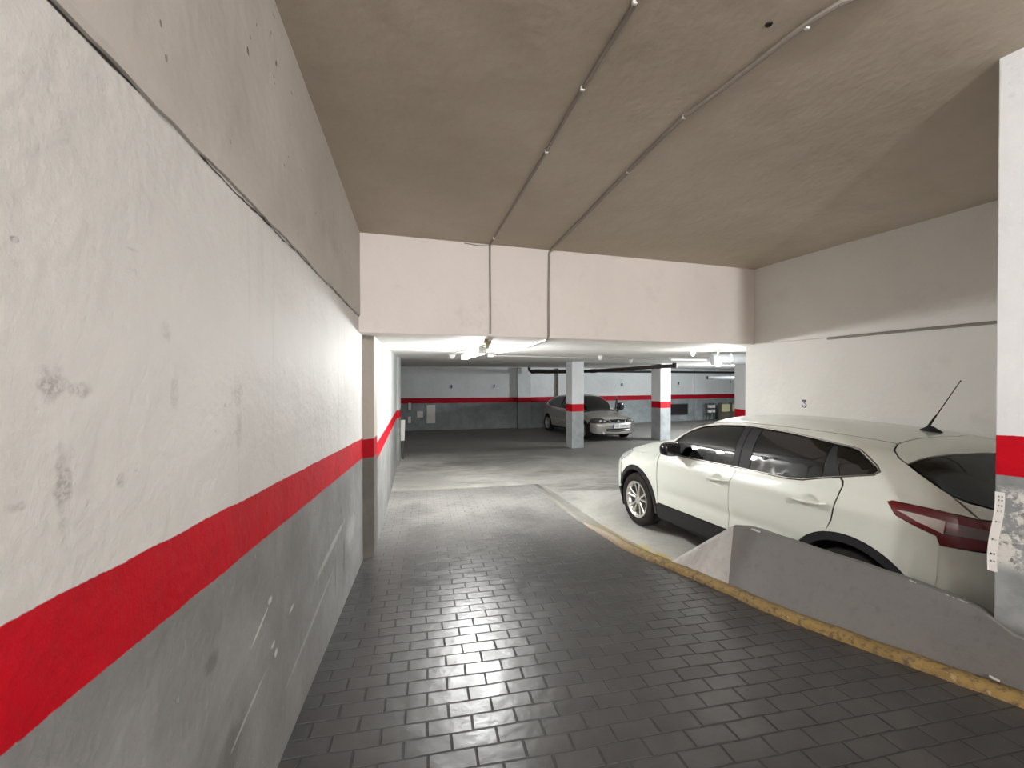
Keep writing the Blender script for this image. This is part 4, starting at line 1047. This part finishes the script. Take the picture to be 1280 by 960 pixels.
# interior
for y in (-.36,.36): pass
seatpair(q,car,1.95,(-.37,.37))
mb=MB(); mb.box((3.02-q.XO,0,.50),(.50,1.28,.20),None,.07); mb.box((3.30-q.XO,0,.82),(.16,1.26,.60),Matrix.Rotation(.3,3,'Y'),.06); o=mb.build('rear_bench',m_seat,car,True)
for y in (-.4,0,.4):
    mb=MB(); mb.box((3.42-q.XO,y,1.16),(.09,.24,.15),Matrix.Rotation(.2,3,'Y'),.04); mb.build('headrest',m_seat,o,True)
mb=MB(); mb.box((1.42-q.XO,0,.93),(.50,1.44,.22),None,.08); o=mb.build('dashboard',m_seat,car,True)
mb=MB(); mb.tube([(1.72-q.XO+.06*math.cos(a)*1.2*.4,-.37+.18*math.sin(a),.97+.18*math.cos(a)) for a in [i*2*PI/24 for i in range(25)]],.014,8); mb.tube([(1.60-q.XO,-.37,.94),(1.73-q.XO,-.37,.97)],.03,8); mb.build('steering_wheel',m_blackp,car,True)
# ---- silver hatchback
class AS(Shape):
    L=4.11; XO=2.05; Z0=.66; AX=(1.1,3.2); CF=1.4; CB=2.8; WY=.84
    BELT=[(0,-.13),(1.3,-.10),(2.4,-.07),(3.4,-.02),(4.2,.02)]
    PLAN=[(-.2,.84),(.0,.88),(.5,.95),(1.0,.99),(1.6,1.),(3.0,.99),(3.5,.96),(4.0,.89),(4.4,.80)]
    WZ=[(.15,.77),(.25,.82),(.40,.845),(.60,.852),(.78,.852),(.90,.845),(1.0,.82),(1.06,.79),(1.15,.745),(1.3,.665),(1.45,.585),(1.6,.5)]
    TOP=[(-.2,.55),(0,.655),(.12,.715),(.3,.77),(.6,.835),(.95,.885),(1.15,.925),(1.4,1.09),(1.65,1.25),(1.88,1.36),(2.1,1.405),(2.4,1.418),(2.8,1.405),(3.2,1.36),(3.5,1.27),(3.75,1.12),(3.95,.99),(4.15,.9)]
    CR=[(0,.08),(1.1,.08),(1.4,.08),(1.8,.08),(2.5,.07),(4.2,.09)]
    RE=[(.1,3.95),(.3,4.07),(.5,4.10),(.7,4.07),(.9,4.03),(1.0,3.97),(1.2,3.80),(1.4,3.6),(1.6,3.4)]
    FR=[(.1,.20),(.22,.06),(.38,.01),(.5,.0),(.58,.02),(.66,.07),(.75,.16),(.9,.5),(1.6,1.4)]
    dents=[]; crease=[(.55,.57,1.0,3.3,-.006)]
a_=AS()
AC=Vector((5.90,12.30)); hd=Vector((.168,-.986)).normalized(); aang=math.atan2(-hd.y,-hd.x)
ac=AC-hd*a_.XO
ast=empty('parked_car',(ac.x,ac.y,0),aang)
tag(ast,'silver hatchback facing the camera behind the nearer column, driver door ajar','car')
shell(a_,ast,lambda x:.80 if x>1.2 else .66,[(.83,.30,.335),(3.43,.30,.335)],off=-.02)
fa=(.83,.30); ra=(3.43,.30); AR2=.365
Sd=m_silver
G=.07
fd=[s_(1.18,.27),s_(1.18,.88),s_(1.45,.905),s_(2.40,.935),s_(2.42,.27)]
panel(a_,'front_door',[('S',h[1],h[2]) for h in fd],Sd,ast,grid=G)
panel(a_,'rear_door',[s_(2.42,.27),s_(2.40,.935),s_(3.22,.965),s_(3.20,.72)]+arc_s(*ra,AR2,120,186,8)+[s_(3.06,.27)],Sd,ast,both=True,grid=G)
panel(a_,'side_frame',arc_s(*ra,AR2,120,-4,16)+[s_(3.86,.45),s_(3.86,.75),s_(3.83,.95),s_(3.62,1.10),t_(3.40,.535),t_(2.9,.56),t_(2.4,.575),t_(1.95,.60),t_(1.5,.655),t_(1.12,.70),s_(1.19,.90),s_(1.45,1.05),s_(1.70,1.19),s_(1.95,1.285),s_(2.4,1.33),s_(2.9,1.315),s_(3.3,1.235),s_(3.52,1.08),s_(3.42,.985),s_(3.23,.965)],Sd,ast,both=True,grid=G)
panel(a_,'roof',[t_(3.42,0),t_(3.38,.53),t_(2.9,.555),t_(2.4,.57),t_(1.97,.59),t_(1.92,.3),t_(1.90,0)],Sd,ast,sym=True,grid=.09)
panel(a_,'windscreen',[t_(1.89,0),t_(1.91,.3),t_(1.94,.595),t_(1.5,.645),t_(1.14,.68),t_(1.06,.35),t_(1.03,0)],glassmat('dark_screen',(.10,.11,.11)),ast,sym=True,grid=.09,th=.004)
panel(a_,'bonnet',[t_(1.02,0),t_(1.05,.35),t_(1.12,.69),t_(.7,.70),t_(.40,.63),t_(.30,.50),f_(.37,.665),f_(.33,.667),f_(.2,.682),f_(0,.687)],Sd,ast,sym=True,mode='front',grid=.05)
panel(a_,'front_wing',[s_(1.175,.27),s_(1.175,.88),t_(1.12,.70),t_(.7,.708),t_(.42,.64),s_(.46,.68),s_(.44,.60)]+arc_s(*fa,AR2,140,-5,16),Sd,ast,both=True,grid=G)
panel(a_,'headlamp',[t_(.41,.63),t_(.30,.505),f_(.375,.66),f_(.345,.60),f_(.5,.585),s_(.25,.575),s_(.40,.60),s_(.45,.67)],m_headd,ast,both=True,mode='front',grid=.05,off=.003)
for yy,zz,rr_ in ((.46,.622,.040),(.58,.625,.048),(-.46,.622,.040),(-.58,.625,.048)):
    pp=a_.bis([2.05,yy,zz],[-1,0,0]); mb=MB(); mb.lathe([(0,-.016),(rr_*.8,-.014),(rr_,-.004),(rr_*.9,.02)],16,'x',(pp[0]-a_.XO,yy,zz)); mb.build('reflector',m_head,ast,True)
panel(a_,'front_bumper',[s_(.43,.58),s_(.25,.565),f_(.5,.575),f_(.36,.590),f_(.30,.575),f_(0,.565),f_(0,.40),f_(.42,.40),f_(.42,.33),f_(0,.30),f_(0,.22),f_(.5,.23),s_(.3,.25),s_(.46,.30)],Sd,ast,both=True,mode='front',grid=.06)
panel(a_,'grille',[f_(0,.575),f_(.27,.585),f_(.33,.655),f_(.2,.67),f_(0,.675)],Sd,ast,sym=True,mode='front',grid=.05)
panel(a_,'grille_mesh',[f_(0,.585),f_(.24,.592),f_(.28,.655),f_(0,.668)],m_gloss,ast,sym=True,mode='front',grid=.05,off=.012)
panel(a_,'lower_grille',[f_(0,.305),f_(.40,.335),f_(.41,.39),f_(0,.395)],m_gloss,ast,sym=True,mode='front',grid=.05,off=-.004)
strip(a_,'lower_bar',[f_(-.40,.365),f_(0,.350),f_(.40,.365)],.012,Sd,ast,off=.004)
panel(a_,'front_skirt',[f_(0,.215),f_(.5,.225),s_(.3,.245),s_(.46,.29),s_(.48,.2),f_(.4,.17),f_(0,.17)],m_blackp,ast,sym=True,mode='front',grid=.06)
for y in (-.50,.50):
    pp=a_.bis([2,y,.285],[-1,0,0]); mb=MB(); mb.lathe([(0,-.012),(.04,-.010),(.05,0),(.045,.01)],16,'x',(pp[0]-a_.XO,y,.285)); mb.build('fog_lamp',m_head,ast,True)
pp=a_.bis([2,0,.625],[-1,0,0])
mb=MB(); mb.tube([(pp[0]-a_.XO-.018,.030*math.cos(k*PI/10),.625+.030*math.sin(k*PI/10)) for k in range(21)],.006,6); mb.tube([(pp[0]-a_.XO-.02,-.035,.612),(pp[0]-a_.XO-.02,.01,.628),(pp[0]-a_.XO-.02,-.01,.622),(pp[0]-a_.XO-.02,.035,.638)],.006,6); mb.build('badge',m_alloy,ast,True)
panel(a_,'tailgate',[t_(3.43,0),t_(3.39,.53),s_(3.63,1.10),s_(3.84,.95),r_(.55,.6),r_(0,.6)],Sd,ast,sym=True,mode='rear',grid=.09)
panel(a_,'rear_bumper',[r_(0,.59),r_(.55,.59),s_(3.87,.74),s_(3.87,.45),s_(3.82,.27),s_(4.0,.25),r_(0,.22)],Sd,ast,sym=True,mode='rear',grid=.09)
for nm,pl in (('side_window',[s_(1.24,.905),s_(1.45,.915),s_(2.36,.945),s_(2.33,1.318),s_(1.95,1.272),s_(1.70,1.178),s_(1.46,1.042)]),('side_window',[s_(2.45,.948),s_(3.22,.975),s_(3.20,1.25),s_(2.9,1.303),s_(2.43,1.318)]),('side_window',[s_(3.25,.978),s_(3.42,.997),s_(3.50,1.08),s_(3.30,1.222),s_(3.23,1.242)])):
    if pl[0][1]==1.24: panel(a_,nm,[('S',h[1],h[2]) for h in pl],m_glassd,ast,off=-.004,th=.004,grid=.08)
    else: panel(a_,nm,pl,m_glassd,ast,both=True,off=-.004,th=.004,grid=.08)
strip(a_,'side_moulding',[s_(1.2,.50),s_(2.0,.51),s_(3.05,.52)],.014,Sd,ast,both=True,off=.004)
for (wx) in (.83,3.43):
    for sd in (-1,1): wheel(a_,ast,wx,sd*.735,.30,.185,.195,sd,7,(0,),rim=mat('wheel_trim_silver',(.4,.4,.4),.4,.5))
for sd in(-1,1):
    mb=MB(); bm=bmesh.new(); bmesh.ops.create_uvsphere(bm,u_segments=16,v_segments=10,radius=1)
    vs=[(1.38-a_.XO+math.copysign(abs(v.co.x)**.7,v.co.x)*.06-(0 if sd>0 else .05),(.90 if sd>0 else -.985)+math.copysign(abs(v.co.y)**.6,v.co.y)*(.11 if sd>0 else .135),(.98 if sd>0 else 1.0)+math.copysign(abs(v.co.z)**.6,v.co.z)*(.075 if sd>0 else .13)) for v in bm.verts]; fs=[[v.index for v in f.verts] for f in bm.faces]; bm.free(); mb.add(vs,fs)
    mb.tube([(1.38-a_.XO,sd*.80,.94),(1.38-a_.XO,sd*.88,.96)],.022,8); mb.build('door_mirror',m_silver if sd>0 else m_gloss,ast,True)
seatpair(a_,ast,1.85,(-.35,.35),ht=.9,z0=.25)
mb=MB(); mb.box((2.95-a_.XO,0,.45),(.5,1.2,.2),None,.07); mb.box((3.2-a_.XO,0,.74),(.16,1.2,.52),Matrix.Rotation(.3,3,'Y'),.06); mb.build('rear_bench',m_seat,ast,True)
mb=MB(); mb.box((1.30-a_.XO,0,.80),(.45,1.3,.16),None,.07); mb.build('dashboard',m_seat,ast,True)
# door standing ajar on the far flank (dark trim side seen)
od=bpy.data.objects.new('open_door',None)
sdv=-1
mb=MB(); mb.box((.56,0,.60),(1.12,.07,.62),None,.03); hinge=(1.22-a_.XO,sdv*.80,0)
od=mb.build('open_door',m_gloss,ast,True); od.location=hinge; od.rotation_euler=(0,0,math.radians(-30)); od['label']='dark inner side of the door ajar'
mb=MB(); mb.tube([(.10,0,.90),(.45,-.02,1.12),(.75,-.05,1.26),(1.08,-.06,1.30),(1.14,-.02,.92)],.022,8); mb.build('window_frame',m_gloss,od,True)
mb=MB(); mb.box((.5,-.045,.62),(.8,.03,.3),None,.012); mb.build('door_trim',m_seat,od,True)
# number plate
pz=.475; pp=a_.bis([2,0,pz],[-1,0,0]); px_=pp[0]-a_.XO-.016
mb=MB(); mb.box((px_,0,pz),(.012,.52,.112),None,.004); plate=mb.build('number_plate',m_amber,ast)
mb=MB(); mb.box((px_-.0065,.237,pz),(.002,.042,.108)); mb.build('blue_band',m_blue,plate)
fc=bpy.data.curves.new('plate_text','FONT'); fc.body='7307 CWN'; fc.size=.10; fc.align_x='CENTER'; fc.align_y='CENTER'; fc.extrude=.001
tx=bpy.data.objects.new('plate_characters',fc); link(tx,plate); fc.materials.append(mat('plate_ink',(.12,.12,.12),.5))
tx.location=(px_-.0075,-.022,pz); tx.rotation_euler=(PI/2,0,-PI/2)
bpy.context.view_layer.update(); me_=bpy.data.meshes.new_from_object(tx); tm=bpy.data.objects.new('plate_characters',me_); tm.location=tx.location; tm.rotation_euler=tx.rotation_euler; bpy.data.objects.remove(tx); tm.name='plate_characters'; link(tm,plate)

# chips in ceiling
mb=chip(1.489,1.628,.011); o=mb.build('ceiling_hole',mat('hole_dark',(.035,.03,.025),.9),smooth=True); tag(o,kind='structure')
# white line on far floor
mb=MB(); mb.box((6.7,13.9,.004),(1.0,.10,.006)); o=mb.build('floor_marking',m_paper); tag(o,kind='structure'); o.location=(0,0,0)

# ------------------------------------------------------------------ lights
def area(name,loc,rot,sx,sy,e,c=(1,1,1),spread=None):
    l=bpy.data.lights.new(name,'AREA'); l.shape='RECTANGLE'; l.size=sx; l.size_y=sy; l.energy=e; l.color=c
    if spread: l.spread=spread
    o=bpy.data.objects.new(name,l); o.location=loc; o.rotation_euler=rot; return link(o)
def point(name,loc,e,r=.05,c=(1,1,1)):
    l=bpy.data.lights.new(name,'POINT'); l.energy=e; l.shadow_soft_size=r; l.color=c
    o=bpy.data.objects.new(name,l); o.location=loc; return link(o)
mid=(LA+LB)/2
for f_ in (.12,.5,.88):
    pl_=LA.lerp(LB,f_); point('batten_light',(pl_.x,pl_.y,2.195),62,.05,(.985,1,.985))
point('bulb_light',(4.11,5.39,2.03),30,.05,(1,.99,.97))
point('aisle_light',(10.5,11.5,2.1),820,.2,(.92,.97,1))
# the ramp's own ceiling lamp behind the viewer
RL=Vector((1.1,-4.5,3.62))
t=empty('batten_lamp',(RL.x,RL.y,CZ(RL.x,RL.y)-.135)); tag(t,'lit batten lamp on the ramp ceiling behind the viewer','lamp')
mb=MB(); mb.box((0,0,0),(.12,1.5,.05),None,.01); mb.build('housing',m_plw,t)
mb=MB(); mb.box((0,0,-.06),(.10,1.44,.06),None,.025); mb.build('diffuser',m_lamp,t,True)
point('ramp_light',(RL.x,RL.y,3.66),860,.20,(1,.98,.968))

w=bpy.data.worlds.new('World'); scene.world=w; w.use_nodes=True
w.node_tree.nodes['Background'].inputs[0].default_value=(.8,.85,.9,1); w.node_tree.nodes['Background'].inputs[1].default_value=.02

# ------------------------------------------------------------------ camera
cam=bpy.data.cameras.new('camera'); co_=bpy.data.objects.new('camera',cam); link(co_)
cam.sensor_fit='HORIZONTAL'; cam.sensor_width=36; cam.lens=530/1280*36; cam.clip_start=.02
psi=math.atan(107/530)
co_.location=(0,0,1.9); co_.rotation_euler=(PI/2-math.radians(.46),0,-psi)
scene.camera=co_
scene.view_settings.view_transform='Standard'; scene.view_settings.look='None'; scene.view_settings.gamma=1; scene.view_settings.exposure=0.47
scene.view_settings.use_curve_mapping=False
scene.cycles.use_denoising=True
scene.cycles.max_bounces=8; scene.cycles.diffuse_bounces=5; scene.cycles.transparent_max_bounces=12
scene.cycles.sample_clamp_indirect=6
